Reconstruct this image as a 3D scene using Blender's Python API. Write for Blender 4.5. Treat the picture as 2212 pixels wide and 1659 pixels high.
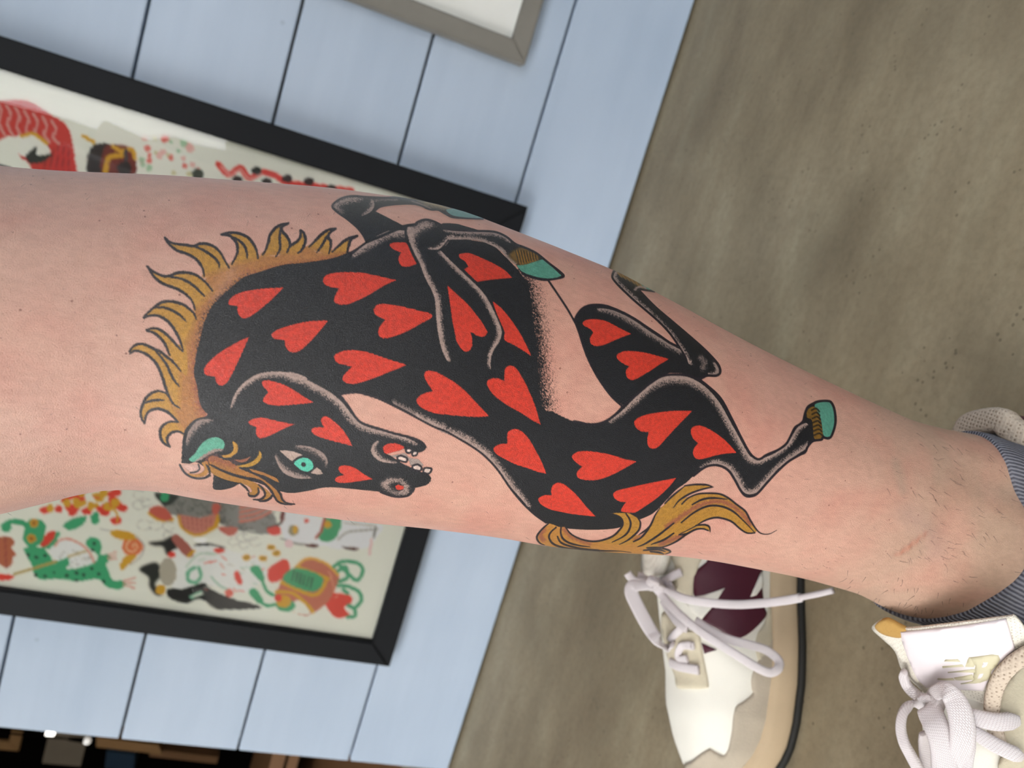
import bpy, bmesh, math, random
import numpy as np
from mathutils import Vector, Matrix
from mathutils.bvhtree import BVHTree

for o in list(bpy.data.objects):
    bpy.data.objects.remove(o)
random.seed(7)
SC = bpy.context.scene
COL = SC.collection

# ---------------------------------------------------------------- camera (phone held on its side, 40 cm above the floor)
FPX = 1820.0
CAM_R = np.array([[0.29132961, 0.94340509, 0.15847362],
                  [-0.25457223, 0.23614214, -0.93777922],
                  [-0.922128, 0.23285987, 0.30895993]])
CAM_P = np.array([0.0, 0.0, 0.40])
cam_d = bpy.data.cameras.new('phone_camera')
cam = bpy.data.objects.new('phone_camera', cam_d)
COL.objects.link(cam)
m4 = Matrix.Identity(4)
for i in range(3):
    for j in range(3):
        m4[i][j] = CAM_R[i, j]
    m4[i][3] = CAM_P[i]
cam.matrix_world = m4
cam_d.sensor_fit = 'HORIZONTAL'
cam_d.sensor_width = 36.0
cam_d.lens = FPX * 36.0 / 2212.0
cam_d.clip_start = 0.01
cam_d.dof.use_dof = True
cam_d.dof.focus_distance = 0.285
cam_d.dof.aperture_fstop = 17.0
SC.camera = cam

# ---------------------------------------------------------------- sky, sun, exposure
world = bpy.data.worlds.new('overcast_sky')
SC.world = world
world.use_nodes = True
wn, wl = world.node_tree.nodes, world.node_tree.links
wn.clear()
w_out = wn.new('ShaderNodeOutputWorld')
w_bg = wn.new('ShaderNodeBackground')
w_tc = wn.new('ShaderNodeTexCoord')
w_sep = wn.new('ShaderNodeSeparateXYZ')
w_ramp = wn.new('ShaderNodeValToRGB')
w_ramp.color_ramp.elements[0].position = 0.0
w_ramp.color_ramp.elements[0].color = (0.95, 0.97, 1.0, 1)
w_ramp.color_ramp.elements[1].position = 0.9
w_ramp.color_ramp.elements[1].color = (1.0, 1.0, 1.0, 1)
wl.new(w_tc.outputs['Generated'], w_sep.inputs[0])
wl.new(w_sep.outputs['Z'], w_ramp.inputs[0])
wl.new(w_ramp.outputs[0], w_bg.inputs['Color'])
w_bg.inputs['Strength'].default_value = 12.0
wl.new(w_bg.outputs[0], w_out.inputs[0])

sun_d = bpy.data.lights.new('hazy_sun', 'SUN')
sun_d.energy = 6.5
sun_d.angle = math.radians(45)
sun_d.color = (1.0, 0.97, 0.93)
sun = bpy.data.objects.new('hazy_sun', sun_d)
COL.objects.link(sun)
sun.rotation_euler = Vector((0.56, 0.64, -0.52)).to_track_quat('-Z', 'Y').to_euler()

SC.view_settings.view_transform = 'Standard'
SC.view_settings.look = 'None'
SC.view_settings.gamma = 1.0
SC.view_settings.use_curve_mapping = False
SC.view_settings.exposure = -1.70
SC.cycles.use_denoising = True
SC.cycles.max_bounces = 5
SC.cycles.diffuse_bounces = 3
SC.cycles.glossy_bounces = 3
SC.cycles.transparent_max_bounces = 6
SC.cycles.use_adaptive_sampling = True
SC.cycles.adaptive_threshold = 0.22
# ---------------------------------------------------------------- helpers
def ray_dir(x, y):
    return CAM_R @ np.array([(x - 1106.0) / FPX, -(y - 829.5) / FPX, -1.0])
def on_y(x, y, Y):
    d = ray_dir(x, y)
    return Vector(CAM_P + d * (Y / d[1]))
def on_z(x, y, Z):
    d = ray_dir(x, y)
    return Vector(CAM_P + d * ((Z - CAM_P[2]) / d[2]))
def project(P):
    q = (np.asarray(P) - CAM_P) @ CAM_R
    return 1106.0 + FPX * q[..., 0] / -q[..., 2], 829.5 - FPX * q[..., 1] / -q[..., 2]

def tag(o, label=None, cat=None, group=None, kind=None):
    if label: o['label'] = label
    if cat: o['category'] = cat
    if group: o['group'] = group
    if kind: o['kind'] = kind
    return o
def empty(name, loc=(0, 0, 0), rz=0):
    o = bpy.data.objects.new(name, None)
    COL.objects.link(o)
    o.location = loc
    o.rotation_euler = (0, 0, rz)
    o.empty_display_size = 0.02
    return o
def link(name, me, mat, parent=None, smooth=True):
    o = bpy.data.objects.new(name, me)
    COL.objects.link(o)
    if mat is not None and len(me.materials) == 0:
        me.materials.append(mat)
    if parent is not None:
        o.parent = parent
        bpy.context.view_layer.update()
        o.matrix_parent_inverse = parent.matrix_world.inverted()
    if smooth:
        me.polygons.foreach_set('use_smooth', np.ones(len(me.polygons), bool))
    return o
def mesh(name, V, Fc, mat=None, parent=None, smooth=True):
    me = bpy.data.meshes.new(name)
    me.from_pydata([tuple(v) for v in V], [], [tuple(f) for f in Fc])
    me.update()
    return link(name, me, mat, parent, smooth)
def grid_mesh(name, P, mat, parent=None, keep=None, wrap=False, attrs=None, smooth=True):
    """P: (rows, cols, 3) array; keep: bool per cell"""
    n, m = P.shape[:2]
    idx = np.arange(n * m).reshape(n, m)
    if wrap:
        idx = np.concatenate([idx, idx[:, :1]], 1)
    q = np.stack([idx[:-1, :-1], idx[:-1, 1:], idx[1:, 1:], idx[1:, :-1]], -1)
    q = q[keep] if keep is not None else q.reshape(-1, 4)
    used, inv = np.unique(q, return_inverse=True)
    inv = inv.reshape(-1, 4)
    V = P.reshape(-1, 3)[used]
    me = bpy.data.meshes.new(name)
    me.vertices.add(len(V))
    me.vertices.foreach_set('co', V.astype(np.float32).ravel())
    me.loops.add(inv.size)
    me.loops.foreach_set('vertex_index', inv.astype(np.int32).ravel())
    me.polygons.add(len(inv))
    me.polygons.foreach_set('loop_start', np.arange(0, inv.size, 4, dtype=np.int32))
    me.polygons.foreach_set('loop_total', np.full(len(inv), 4, np.int32))
    for an, arr in (attrs or {}).items():
        a = me.color_attributes.new(an, 'FLOAT_COLOR', 'POINT')
        a.data.foreach_set('color', arr.reshape(-1, 4)[used].astype(np.float32).ravel())
    me.update(calc_edges=True)
    me.validate()
    return link(name, me, mat, parent, smooth)
def box(bm, lo, hi, bevel=0.0):
    r = bmesh.ops.create_cube(bm, size=1.0)
    for v in r['verts']:
        v.co = Vector([lo[k] + (v.co[k] + 0.5) * (hi[k] - lo[k]) for k in range(3)])
    if bevel:
        es = {e for v in r['verts'] for e in v.link_edges}
        bmesh.ops.bevel(bm, geom=list(es), offset=bevel, segments=2, affect='EDGES', profile=0.6)
def boxes(name, specs, mat, parent=None, bevel=0.0):
    bm = bmesh.new()
    for lo, hi in specs:
        box(bm, lo, hi, bevel)
    me = bpy.data.meshes.new(name)
    bm.to_mesh(me)
    bm.free()
    return link(name, me, mat, parent, False)
def spline3(P, n):
    """smooth 3-D polyline with n points per span"""
    P = [Vector(p) for p in P]
    out = []
    for i in range(len(P) - 1):
        p0, p1, p2, p3 = P[max(i - 1, 0)], P[i], P[i + 1], P[min(i + 2, len(P) - 1)]
        for k in range(n):
            t = k / n
            out.append(0.5 * ((2 * p1) + (p2 - p0) * t + (2 * p0 - 5 * p1 + 4 * p2 - p3) * t * t + (3 * p1 - p0 - 3 * p2 + p3) * t ** 3))
    out.append(P[-1])
    return out
def ribbon(name, P, width, thick, mat, parent=None, hint=None, n=8, twist=None, caps=True, segs=12):
    """flat or round lace swept along P; width across, thick along the normal; hint: list of normals or one normal"""
    S = spline3(P, n)
    N = len(S)
    rings = []
    prev = None
    nrm0 = Vector(hint) if hint is not None else Vector((0, -0.8, 0.6))
    dist = 0.0
    uv = []
    for i in range(N):
        t = (S[min(i + 1, N - 1)] - S[max(i - 1, 0)]).normalized()
        a = nrm0
        if twist is not None:
            a = Matrix.Rotation(math.radians(np.interp(i / (N - 1), np.linspace(0, 1, len(twist)), twist)), 3, t) @ nrm0
        side = t.cross(a)
        if side.length < 1e-4:
            side = prev if prev is not None else t.orthogonal()
        side.normalize()
        prev = side
        up = side.cross(t).normalized()
        w = width if np.isscalar(width) else float(np.interp(i / (N - 1), np.linspace(0, 1, len(width)), width))
        h = thick if np.isscalar(thick) else float(np.interp(i / (N - 1), np.linspace(0, 1, len(thick)), thick))
        ring = []
        for k in range(segs):
            an = 2 * math.pi * k / segs
            c, s = math.cos(an), math.sin(an)
            e = 0.55
            ring.append(S[i] + side * (0.5 * w * math.copysign(abs(c) ** e, c)) + up * (0.5 * h * math.copysign(abs(s) ** e, s)))
        rings.append(ring)
        if i:
            dist += (S[i] - S[i - 1]).length
        uv.append(dist)
    V = [p for r in rings for p in r]
    F = []
    UV = []
    for i in range(N - 1):
        for k in range(segs):
            k2 = (k + 1) % segs
            F.append((i * segs + k, i * segs + k2, (i + 1) * segs + k2, (i + 1) * segs + k))
            w = width if np.isscalar(width) else width[0]
            c0 = math.cos(2 * math.pi * k / segs) * w
            c1 = math.cos(2 * math.pi * (k + 1) / segs) * w
            UV.append(((uv[i], c0), (uv[i], c1), (uv[i + 1], c1), (uv[i + 1], c0)))
    if caps:
        F.append(tuple(range(segs))[::-1])
        F.append(tuple((N - 1) * segs + k for k in range(segs)))
        UV.append([(0, 0)] * segs)
        UV.append([(0, 0)] * segs)
    o = mesh(name, V, F, mat, parent)
    l = o.data.uv_layers.new(name='UVMap')
    l.data.foreach_set('uv', np.array([c for f in UV for c in f], np.float32).ravel())
    return o

# materials ---------------------------------------------------
class NT:
    def __init__(s, name):
        s.m = bpy.data.materials.new(name)
        s.m.use_nodes = True
        s.t = s.m.node_tree
        s.n, s.l = s.t.nodes, s.t.links
        s.b = s.n['Principled BSDF']
        s.tc = s.n.new('ShaderNodeTexCoord')
    def new(s, typ, **kw):
        nd = s.n.new(typ)
        for k, v in kw.items():
            if k.startswith('_'):
                setattr(nd, k[1:], v)
            else:
                key = k.replace('_', ' ')
                for cand in (key, key.title(), key.capitalize()):
                    if cand in nd.inputs:
                        nd.inputs[cand].default_value = v
                        break
        return nd
    def noise(s, scale, detail=3.0, rough=0.55, vec=None, coord='Object', dist=0.0):
        nd = s.new('ShaderNodeTexNoise', scale=scale, detail=detail, roughness=rough, distortion=dist)
        s.l.new(vec if vec is not None else s.tc.outputs[coord], nd.inputs['Vector'])
        return nd.outputs['Fac']
    def vor(s, scale, feature='F1', vec=None, coord='Object', out='Distance', rnd=1.0):
        nd = s.new('ShaderNodeTexVoronoi', scale=scale, randomness=rnd, _feature=feature)
        s.l.new(vec if vec is not None else s.tc.outputs[coord], nd.inputs['Vector'])
        return nd.outputs[out]
    def ramp(s, fac, stops):
        nd = s.n.new('ShaderNodeValToRGB')
        el = nd.color_ramp.elements
        while len(el) < len(stops):
            el.new(0.5)
        for e, (p, c) in zip(el, stops):
            e.position = p
            e.color = (*c, 1) if len(c) == 3 else c
        s.l.new(fac, nd.inputs[0])
        return nd.outputs['Color']
    def mix(s, fac, a, b, mode='MIX'):
        nd = s.n.new('ShaderNodeMix')
        nd.data_type = 'RGBA'
        nd.blend_type = mode
        for sock, v in ((nd.inputs['Factor'], fac), (nd.inputs['A'], a), (nd.inputs['B'], b)):
            pass
        ins = [i for i in nd.inputs]
        f = nd.inputs[0]
        A = [i for i in ins if i.name == 'A' and i.type == 'RGBA'][0]
        B = [i for i in ins if i.name == 'B' and i.type == 'RGBA'][0]
        for sock, v in ((f, fac), (A, a), (B, b)):
            if hasattr(v, 'is_linked') or isinstance(v, bpy.types.NodeSocket):
                s.l.new(v, sock)
            elif np.isscalar(v):
                sock.default_value = v
            else:
                sock.default_value = (*v, 1) if len(v) == 3 else v
        return [o for o in nd.outputs if o.type == 'RGBA'][0]
    def math(s, op, a, b=0.0, clamp=False):
        nd = s.n.new('ShaderNodeMath')
        nd.operation = op
        nd.use_clamp = clamp
        for k, v in enumerate((a, b)):
            if isinstance(v, bpy.types.NodeSocket):
                s.l.new(v, nd.inputs[k])
            else:
                nd.inputs[k].default_value = v
        return nd.outputs[0]
    def mapping(s, scale=(1, 1, 1), rot=(0, 0, 0), coord='Object'):
        nd = s.n.new('ShaderNodeMapping')
        nd.inputs['Scale'].default_value = scale
        nd.inputs['Rotation'].default_value = rot
        s.l.new(s.tc.outputs[coord], nd.inputs['Vector'])
        return nd.outputs[0]
    def bump(s, h, strength=0.3, dist=0.001, normal=None):
        nd = s.n.new('ShaderNodeBump')
        nd.inputs['Strength'].default_value = strength
        nd.inputs['Distance'].default_value = dist
        s.l.new(h, nd.inputs['Height'])
        if normal is not None:
            s.l.new(normal, nd.inputs['Normal'])
        return nd.outputs[0]
    def set(s, **kw):
        for k, v in kw.items():
            sock = s.b.inputs[k.replace('_', ' ')]
            if isinstance(v, bpy.types.NodeSocket):
                s.l.new(v, sock)
            else:
                sock.default_value = v
        return s.m
def c3(r, g, b):
    return tuple(float(v) for v in srgb(r, g, b))
def c4(r, g, b):
    return c3(r, g, b) + (1.0,)
# ---------------------------------------------------------------- ink canvas
def srgb(r, g, b):
    v = np.array([r, g, b], float) / 255.0
    return np.where(v <= 0.04045, v / 12.92, ((v + 0.055) / 1.055) ** 2.4)

def catmull(pts, closed=False, n=6):
    """smooth a polyline; a point given as (x, y, 1) is a sharp corner"""
    P = [tuple(p) for p in pts]
    N = len(P)
    if N < 3:
        return np.array([p[:2] for p in P], float)
    cor = [len(p) > 2 for p in P]
    Q = np.array([p[:2] for p in P], float)
    out = []
    segs = range(N) if closed else range(N - 1)
    for i in segs:
        j = (i + 1) % N
        p1, p2 = Q[i], Q[j]
        if cor[i] or (not closed and i == 0):
            p0 = p1 * 2 - p2 if cor[i] else p1
            p0 = p1
        else:
            p0 = Q[i - 1]
        if cor[j] or (not closed and j == N - 1):
            p3 = p2
        else:
            p3 = Q[(j + 1) % N]
        t = np.linspace(0, 1, n, endpoint=False)[:, None]
        out.append(0.5 * ((2 * p1) + (-p0 + p2) * t + (2 * p0 - 5 * p1 + 4 * p2 - p3) * t ** 2
                          + (-p0 + 3 * p1 - 3 * p2 + p3) * t ** 3))
    if not closed:
        out.append(Q[-1][None])
    return np.concatenate(out)

def box_blur(a, r):
    if r < 1:
        return a
    for ax in (0, 1):
        p = np.pad(a, [(r + 1, r) if k == ax else (0, 0) for k in range(2)], mode='edge')
        c = np.cumsum(p, axis=ax)
        n = a.shape[ax]
        hi = np.take(c, range(2 * r + 1, 2 * r + 1 + n), axis=ax)
        lo = np.take(c, range(0, n), axis=ax)
        a = (hi - lo) / (2 * r + 1)
    return a

class Canvas:
    def __init__(s, x0, y0, x1, y1, k=2.0, seed=3):
        s.x0, s.y0, s.k = x0, y0, k
        s.W, s.H = int((x1 - x0) * k), int((y1 - y0) * k)
        s.rgb = np.zeros((s.H, s.W, 3), np.float32)
        s.a = np.zeros((s.H, s.W), np.float32)
        rng = np.random.default_rng(seed)
        n = rng.random((s.H, s.W)).astype(np.float32)
        n = box_blur(n, 1)
        o = n.argsort(axis=None)
        u = np.empty(n.size, np.float32)
        u[o] = np.linspace(0, 1, n.size)
        s.noise = u.reshape(n.shape)
    def px(s, pts):
        p = np.asarray(pts, float)
        return (p - (s.x0, s.y0)) * s.k
    def put(s, sl, al, col):
        if isinstance(col, str):
            s.a[sl] = s.a[sl] * (1 - al)
            return
        c = np.array(col, np.float32) / 255.0
        under = s.a[sl] * (1 - al)
        tot = under + al
        s.rgb[sl] += (c - s.rgb[sl]) * (al / np.maximum(tot, 1e-4))[..., None]
        s.a[sl] = tot
    def mask(s, pts, closed=True, smooth=True, n=6):
        p = s.px(catmull(pts, closed, n) if smooth else [q[:2] for q in pts])
        x0, y0 = np.floor(p.min(0)).astype(int) - 1
        x1, y1 = np.ceil(p.max(0)).astype(int) + 2
        x0, y0 = max(x0, 0), max(y0, 0)
        x1, y1 = min(x1, s.W), min(y1, s.H)
        if x1 <= x0 or y1 <= y0:
            return None, None
        m = np.zeros((y1 - y0, x1 - x0), np.float32)
        a, b = p, np.roll(p, -1, 0)
        for r in range(y0, y1):
            yc = r + 0.5
            hit = (a[:, 1] <= yc) != (b[:, 1] <= yc)
            if not hit.any():
                continue
            aa, bb = a[hit], b[hit]
            xs = np.sort(aa[:, 0] + (yc - aa[:, 1]) / (bb[:, 1] - aa[:, 1]) * (bb[:, 0] - aa[:, 0]))
            for q in range(0, len(xs) - 1, 2):
                i0 = max(int(math.ceil(xs[q] - 0.5)), x0)
                i1 = min(int(math.floor(xs[q + 1] - 0.5)) + 1, x1)
                if i1 > i0:
                    m[r - y0, i0 - x0:i1 - x0] = 1
        return (slice(y0, y1), slice(x0, x1)), m
    def fill(s, pts, col, alpha=1.0, smooth=True, feather=0, stipple=0.0):
        if feather:
            sl0, m0 = s.mask(pts, True, smooth)
            if m0 is None:
                return
            f = int(feather * s.k)
            y0, x0 = max(sl0[0].start - 2 * f, 0), max(sl0[1].start - 2 * f, 0)
            y1, x1 = min(sl0[0].stop + 2 * f, s.H), min(sl0[1].stop + 2 * f, s.W)
            m = np.zeros((y1 - y0, x1 - x0), np.float32)
            m[sl0[0].start - y0:sl0[0].stop - y0, sl0[1].start - x0:sl0[1].stop - x0] = m0
            m = box_blur(box_blur(m, f // 2), f // 2)
            sl = (slice(y0, y1), slice(x0, x1))
            if stipple:
                d = np.clip((m - s.noise[sl]) / (1 - stipple + 0.02) + 0.5, 0, 1)
                m = np.where((m > 0.01) & (m < 0.99), d, m)
        else:
            sl, m = s.mask(pts, True, smooth)
            if m is None:
                return
        s.put(sl, m * alpha, col)
    def stroke(s, pts, w, col, alpha=1.0, feather=0.6, stipple=0.0, smooth=True, taper=(1, 1), side=0):
        """w: full width (number or list per control point); feather: soft rim in px; taper: width factor at each end"""
        P = catmull(pts, False, 6) if smooth and len(pts) > 2 else np.array([p[:2] for p in pts], float)
        n = len(P)
        if np.isscalar(w):
            ww = np.full(n, float(w))
        else:
            ww = np.interp(np.linspace(0, 1, n), np.linspace(0, 1, len(w)), w)
        t = np.linspace(0, 1, n)
        ww = ww * (taper[0] + (1 - taper[0]) * np.clip(t / 0.35, 0, 1)) * (taper[1] + (1 - taper[1]) * np.clip((1 - t) / 0.35, 0, 1))
        p = s.px(P)
        hw = ww * s.k / 2
        f = feather * s.k
        pad = hw.max() + f + 2
        x0, y0 = np.floor(p.min(0) - pad).astype(int)
        x1, y1 = np.ceil(p.max(0) + pad).astype(int)
        X0, Y0, X1, Y1 = max(x0, 0), max(y0, 0), min(x1, s.W), min(y1, s.H)
        if X1 <= X0 or Y1 <= Y0:
            return
        D = np.full((Y1 - Y0, X1 - X0), 1e6, np.float32)
        S = np.zeros_like(D)
        HW = np.ones_like(D)
        for i in range(n - 1):
            a, b = p[i], p[i + 1]
            r = max(hw[i], hw[i + 1]) + f + 2
            u0, v0 = max(int(min(a[0], b[0]) - r), X0), max(int(min(a[1], b[1]) - r), Y0)
            u1, v1 = min(int(max(a[0], b[0]) + r) + 1, X1), min(int(max(a[1], b[1]) + r) + 1, Y1)
            if u1 <= u0 or v1 <= v0:
                continue
            gx = np.arange(u0, u1, dtype=np.float32)[None] + 0.5 - a[0]
            gy = np.arange(v0, v1, dtype=np.float32)[:, None] + 0.5 - a[1]
            d = b - a
            L = max(d @ d, 1e-6)
            tt = np.clip((gx * d[0] + gy * d[1]) / L, 0, 1)
            dist = np.hypot(gx - tt * d[0], gy - tt * d[1]) - (hw[i] + (hw[i + 1] - hw[i]) * tt)
            v = D[v0 - Y0:v1 - Y0, u0 - X0:u1 - X0]
            if side:
                near = dist < v
                S[v0 - Y0:v1 - Y0, u0 - X0:u1 - X0][near] = (d[0] * gy - d[1] * gx)[near]
                HW[v0 - Y0:v1 - Y0, u0 - X0:u1 - X0][near] = (hw[i] + (hw[i + 1] - hw[i]) * tt)[near]
            np.minimum(v, dist, out=v)
        sl = (slice(Y0, Y1), slice(X0, X1))
        m = np.clip(0.5 - D / max(f, 0.5), 0, 1)
        if side:
            soft = np.clip(1.0 - (D + HW * 0.9) / (HW * 0.9 + f), 0, 1)
            m = np.where(S * side > 0, soft, np.clip(0.5 - D / (0.7 * s.k), 0, 1))
        if stipple:
            d = np.clip((m - s.noise[sl]) / (1 - stipple + 0.02) + 0.5, 0, 1)
            m = np.where((m > 0.01) & (m < 0.99), d, m)
        s.put(sl, m * alpha, col)
    def sample(s, x, y):
        u = np.clip((np.asarray(x) - s.x0) * s.k - 0.5, 0, s.W - 1.001)
        v = np.clip((np.asarray(y) - s.y0) * s.k - 0.5, 0, s.H - 1.001)
        i, j = u.astype(int), v.astype(int)
        fu, fv = (u - i)[..., None], (v - j)[..., None]
        A = np.concatenate([s.rgb, s.a[..., None]], 2) if not hasattr(s, 'C') else s.C
        s.C = A
        return (A[j, i] * (1 - fu) * (1 - fv) + A[j, i + 1] * fu * (1 - fv)
                + A[j + 1, i] * (1 - fu) * fv + A[j + 1, i + 1] * fu * fv)

def frm(ox, oy, k):
    """points measured on an enlarged detail -> design coordinates"""
    def f(*flat):
        if len(flat) == 1:
            flat = flat[0]
        return [(ox + p[0] / k, oy + p[1] / k) + tuple(p[2:]) for p in flat]
    return f
# ---------------------------------------------------------------- materials
def mat_simple(name, col, rough=0.6, bump_scale=0, bump=0.2, dist=0.0005, var=0.06, vscale=20, spec=0.5):
    t = NT(name)
    n = t.noise(vscale, 4)
    c = np.array(c3(*col))
    base = t.ramp(n, [(0.3, tuple(c * (1 - var))), (0.7, tuple(np.minimum(c * (1 + var), 1)))])
    kw = dict(Base_Color=base, Roughness=rough, Specular_IOR_Level=spec)
    if bump_scale:
        kw['Normal'] = t.bump(t.noise(bump_scale, 3), bump, dist)
    return t.set(**kw)

def mat_concrete():
    t = NT('concrete')
    big = t.noise(2.2, 3, 0.6)
    st = t.noise(6, 4, 0.65, vec=t.mapping((1, 2.6, 1), (0, 0, 0.5)))
    fine = t.noise(160, 3, 0.7)
    a = t.ramp(big, [(0.28, c3(126, 110, 86)), (0.5, c3(154, 140, 114)), (0.72, c3(174, 162, 138))])
    b = t.ramp(st, [(0.3, c3(108, 94, 72)), (0.52, c3(154, 140, 114)), (0.75, c3(188, 180, 152))])
    c = t.mix(0.4, a, b)
    f = t.ramp(fine, [(0.3, (0.70, 0.70, 0.68)), (0.6, (1.05, 1.05, 1.05))])
    c = t.mix(0.55, c, f, 'MULTIPLY')
    pits = t.vor(130)
    pm = t.math('LESS_THAN', pits, 0.15)
    gate = t.math('GREATER_THAN', t.noise(22, 0), 0.55)
    c = t.mix(t.math('MULTIPLY', t.math('MULTIPLY', pm, gate), 0.5), c, c3(66, 58, 44))
    blot = t.ramp(t.noise(5, 3, 0.6), [(0.45, (0, 0, 0)), (0.66, (1, 1, 1))])
    c = t.mix(t.math('MULTIPLY', blot, 0.5), c, c3(104, 92, 72))
    nb = t.bump(fine, 0.25, 0.001)
    return t.set(Base_Color=c, Roughness=0.62, Specular_IOR_Level=0.35, Normal=nb)

def mat_board():
    t = NT('painted_board')
    g = t.noise(30, 3, 0.6, vec=t.mapping((0.12, 1, 1)))
    big = t.noise(3.0, 3)
    a = t.ramp(big, [(0.3, c3(174, 190, 210)), (0.7, c3(190, 204, 222))])
    s = t.ramp(g, [(0.35, (0.93, 0.94, 0.95)), (0.62, (1.0, 1.0, 1.0))])
    c = t.mix(0.8, a, s, 'MULTIPLY')
    spots = t.math('LESS_THAN', t.vor(14), 0.05)
    c = t.mix(t.math('MULTIPLY', spots, 0.25), c, c3(130, 142, 158))
    return t.set(Base_Color=c, Roughness=0.42, Specular_IOR_Level=0.4, Normal=t.bump(g, 0.15, 0.0006))

def mat_skin():
    t = NT('skin')
    pos = t.tc.outputs['Object']
    sep = t.n.new('ShaderNodeSeparateXYZ')
    t.l.new(pos, sep.inputs[0])
    z = sep.outputs['Z']
    zr = t.n.new('ShaderNodeMapRange')
    zr.inputs['From Min'].default_value = 0.08
    zr.inputs['From Max'].default_value = 0.50
    t.l.new(z, zr.inputs['Value'])
    tone = t.ramp(zr.outputs[0], [(0.0, c3(206, 172, 148)), (0.13, c3(204, 168, 146)), (0.22, c3(214, 168, 148)), (0.32, c3(218, 165, 147)), (0.55, c3(221, 167, 148)), (0.8, c3(217, 168, 150)), (1.0, c3(210, 167, 148))])
    mott = t.noise(34, 2, 0.6)
    red = t.mix(t.math('MULTIPLY', t.ramp(mott, [(0.46, (0, 0, 0)), (0.70, (1, 1, 1))]), 0.30), tone, c3(214, 132, 118))
    pale = t.mix(t.math('MULTIPLY', t.ramp(t.noise(60, 1), [(0.5, (0, 0, 0)), (0.75, (1, 1, 1))]), 0.35), red, c3(230, 186, 164))
    # pores and shaved follicles, thickest over the lower calf
    fol = t.vor(260, rnd=1.0)
    fmask = t.math('LESS_THAN', fol, 0.085)
    gate = t.math('GREATER_THAN', t.noise(120, 0), 0.56)
    skin = t.mix(t.math('MULTIPLY', t.math('MULTIPLY', fmask, gate), 0.75), pale, c3(138, 84, 72))
    skin = t.mix(0.4, skin, t.ramp(t.noise(520, 1, 0.7, vec=t.mapping((1, 1, 0.5))), [(0.34, (0.86, 0.84, 0.83)), (0.66, (1.10, 1.11, 1.12))]), 'MULTIPLY')
    ink = t.n.new('ShaderNodeAttribute')
    ink.attribute_name = 'ink'
    speck = t.ramp(t.noise(900, 1, 0.7), [(0.35, (0.82, 0.82, 0.82)), (0.65, (1.12, 1.12, 1.12))])
    inkc = t.mix(0.8, ink.outputs['Color'], speck, 'MULTIPLY')
    col = t.mix(ink.outputs['Alpha'], skin, inkc)
    # skin relief: crossing fine lines and pores
    l1 = t.vor(1050, 'DISTANCE_TO_EDGE')
    l2 = t.noise(4200, 1, 0.8)
    l3 = t.noise(420, 2, 0.6, vec=t.mapping((1, 1, 0.4)))
    h = t.math('ADD', t.math('MULTIPLY', l1, 0.12), t.math('ADD', t.math('MULTIPLY', l2, 0.75), t.math('MULTIPLY', l3, 0.18)))
    nb = t.bump(h, 1.0, 0.0005)
    oil = t.ramp(zr.outputs[0], [(0.3, (0.20, 0.20, 0.20)), (0.6, (0.36, 0.36, 0.36)), (0.82, (1.0, 1.0, 1.0))])
    return t.set(Base_Color=col, Roughness=0.30, Specular_IOR_Level=oil, Normal=nb, Subsurface_Weight=0.0)

def mat_attr(name, attr, rough=0.6):
    t = NT(name)
    a = t.n.new('ShaderNodeAttribute')
    a.attribute_name = attr
    return t.set(Base_Color=a.outputs['Color'], Roughness=rough, Specular_IOR_Level=0.3)

def mat_lace():
    t = NT('lace_weave')
    br = t.n.new('ShaderNodeTexBrick')
    mp = t.n.new('ShaderNodeMapping')
    mp.inputs['Scale'].default_value = (330, 430, 1)
    mp.inputs['Rotation'].default_value = (0, 0, 0.6)
    t.l.new(t.tc.outputs['UV'], mp.inputs['Vector'])
    t.l.new(mp.outputs[0], br.inputs['Vector'])
    br.inputs['Mortar Size'].default_value = 0.09
    br.inputs['Mortar Smooth'].default_value = 0.8
    br.inputs['Scale'].default_value = 1.0
    c = t.mix(br.outputs['Fac'], c3(240, 234, 235), c3(204, 194, 194))
    inv = t.math('SUBTRACT', 1.0, br.outputs['Fac'])
    return t.set(Base_Color=c, Roughness=0.75, Specular_IOR_Level=0.3, Normal=t.bump(inv, 0.5, 0.0004))

def mat_weave(name, col, dark, scale, strength=0.6):
    t = NT(name)
    v = t.vor(scale, 'F1', vec=t.mapping((1, 1, 1.5)), rnd=0.25)
    c = t.ramp(v, [(0.1, c3(*dark)), (0.38, c3(*col))])
    return t.set(Base_Color=c, Roughness=0.85, Specular_IOR_Level=0.2, Normal=t.bump(v, strength, 0.0006))

def mat_rib(name, col, dark):
    t = NT(name)
    w = t.n.new('ShaderNodeTexWave')
    w.wave_type = 'BANDS'
    w.bands_direction = 'X'
    w.inputs['Scale'].default_value = 1.0
    w.inputs['Distortion'].default_value = 0.6
    mp = t.n.new('ShaderNodeMapping')
    mp.inputs['Scale'].default_value = (2.35, 1, 1)
    t.l.new(t.tc.outputs['UV'], mp.inputs['Vector'])
    t.l.new(mp.outputs[0], w.inputs['Vector'])
    f = t.mix(0.4, w.outputs['Color'], t.noise(700, 3))
    c = t.ramp(f, [(0.2, c3(*dark)), (0.75, c3(*col))])
    return t.set(Base_Color=c, Roughness=0.9, Specular_IOR_Level=0.15, Normal=t.bump(w.outputs['Fac'], 0.6, 0.001))

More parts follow.
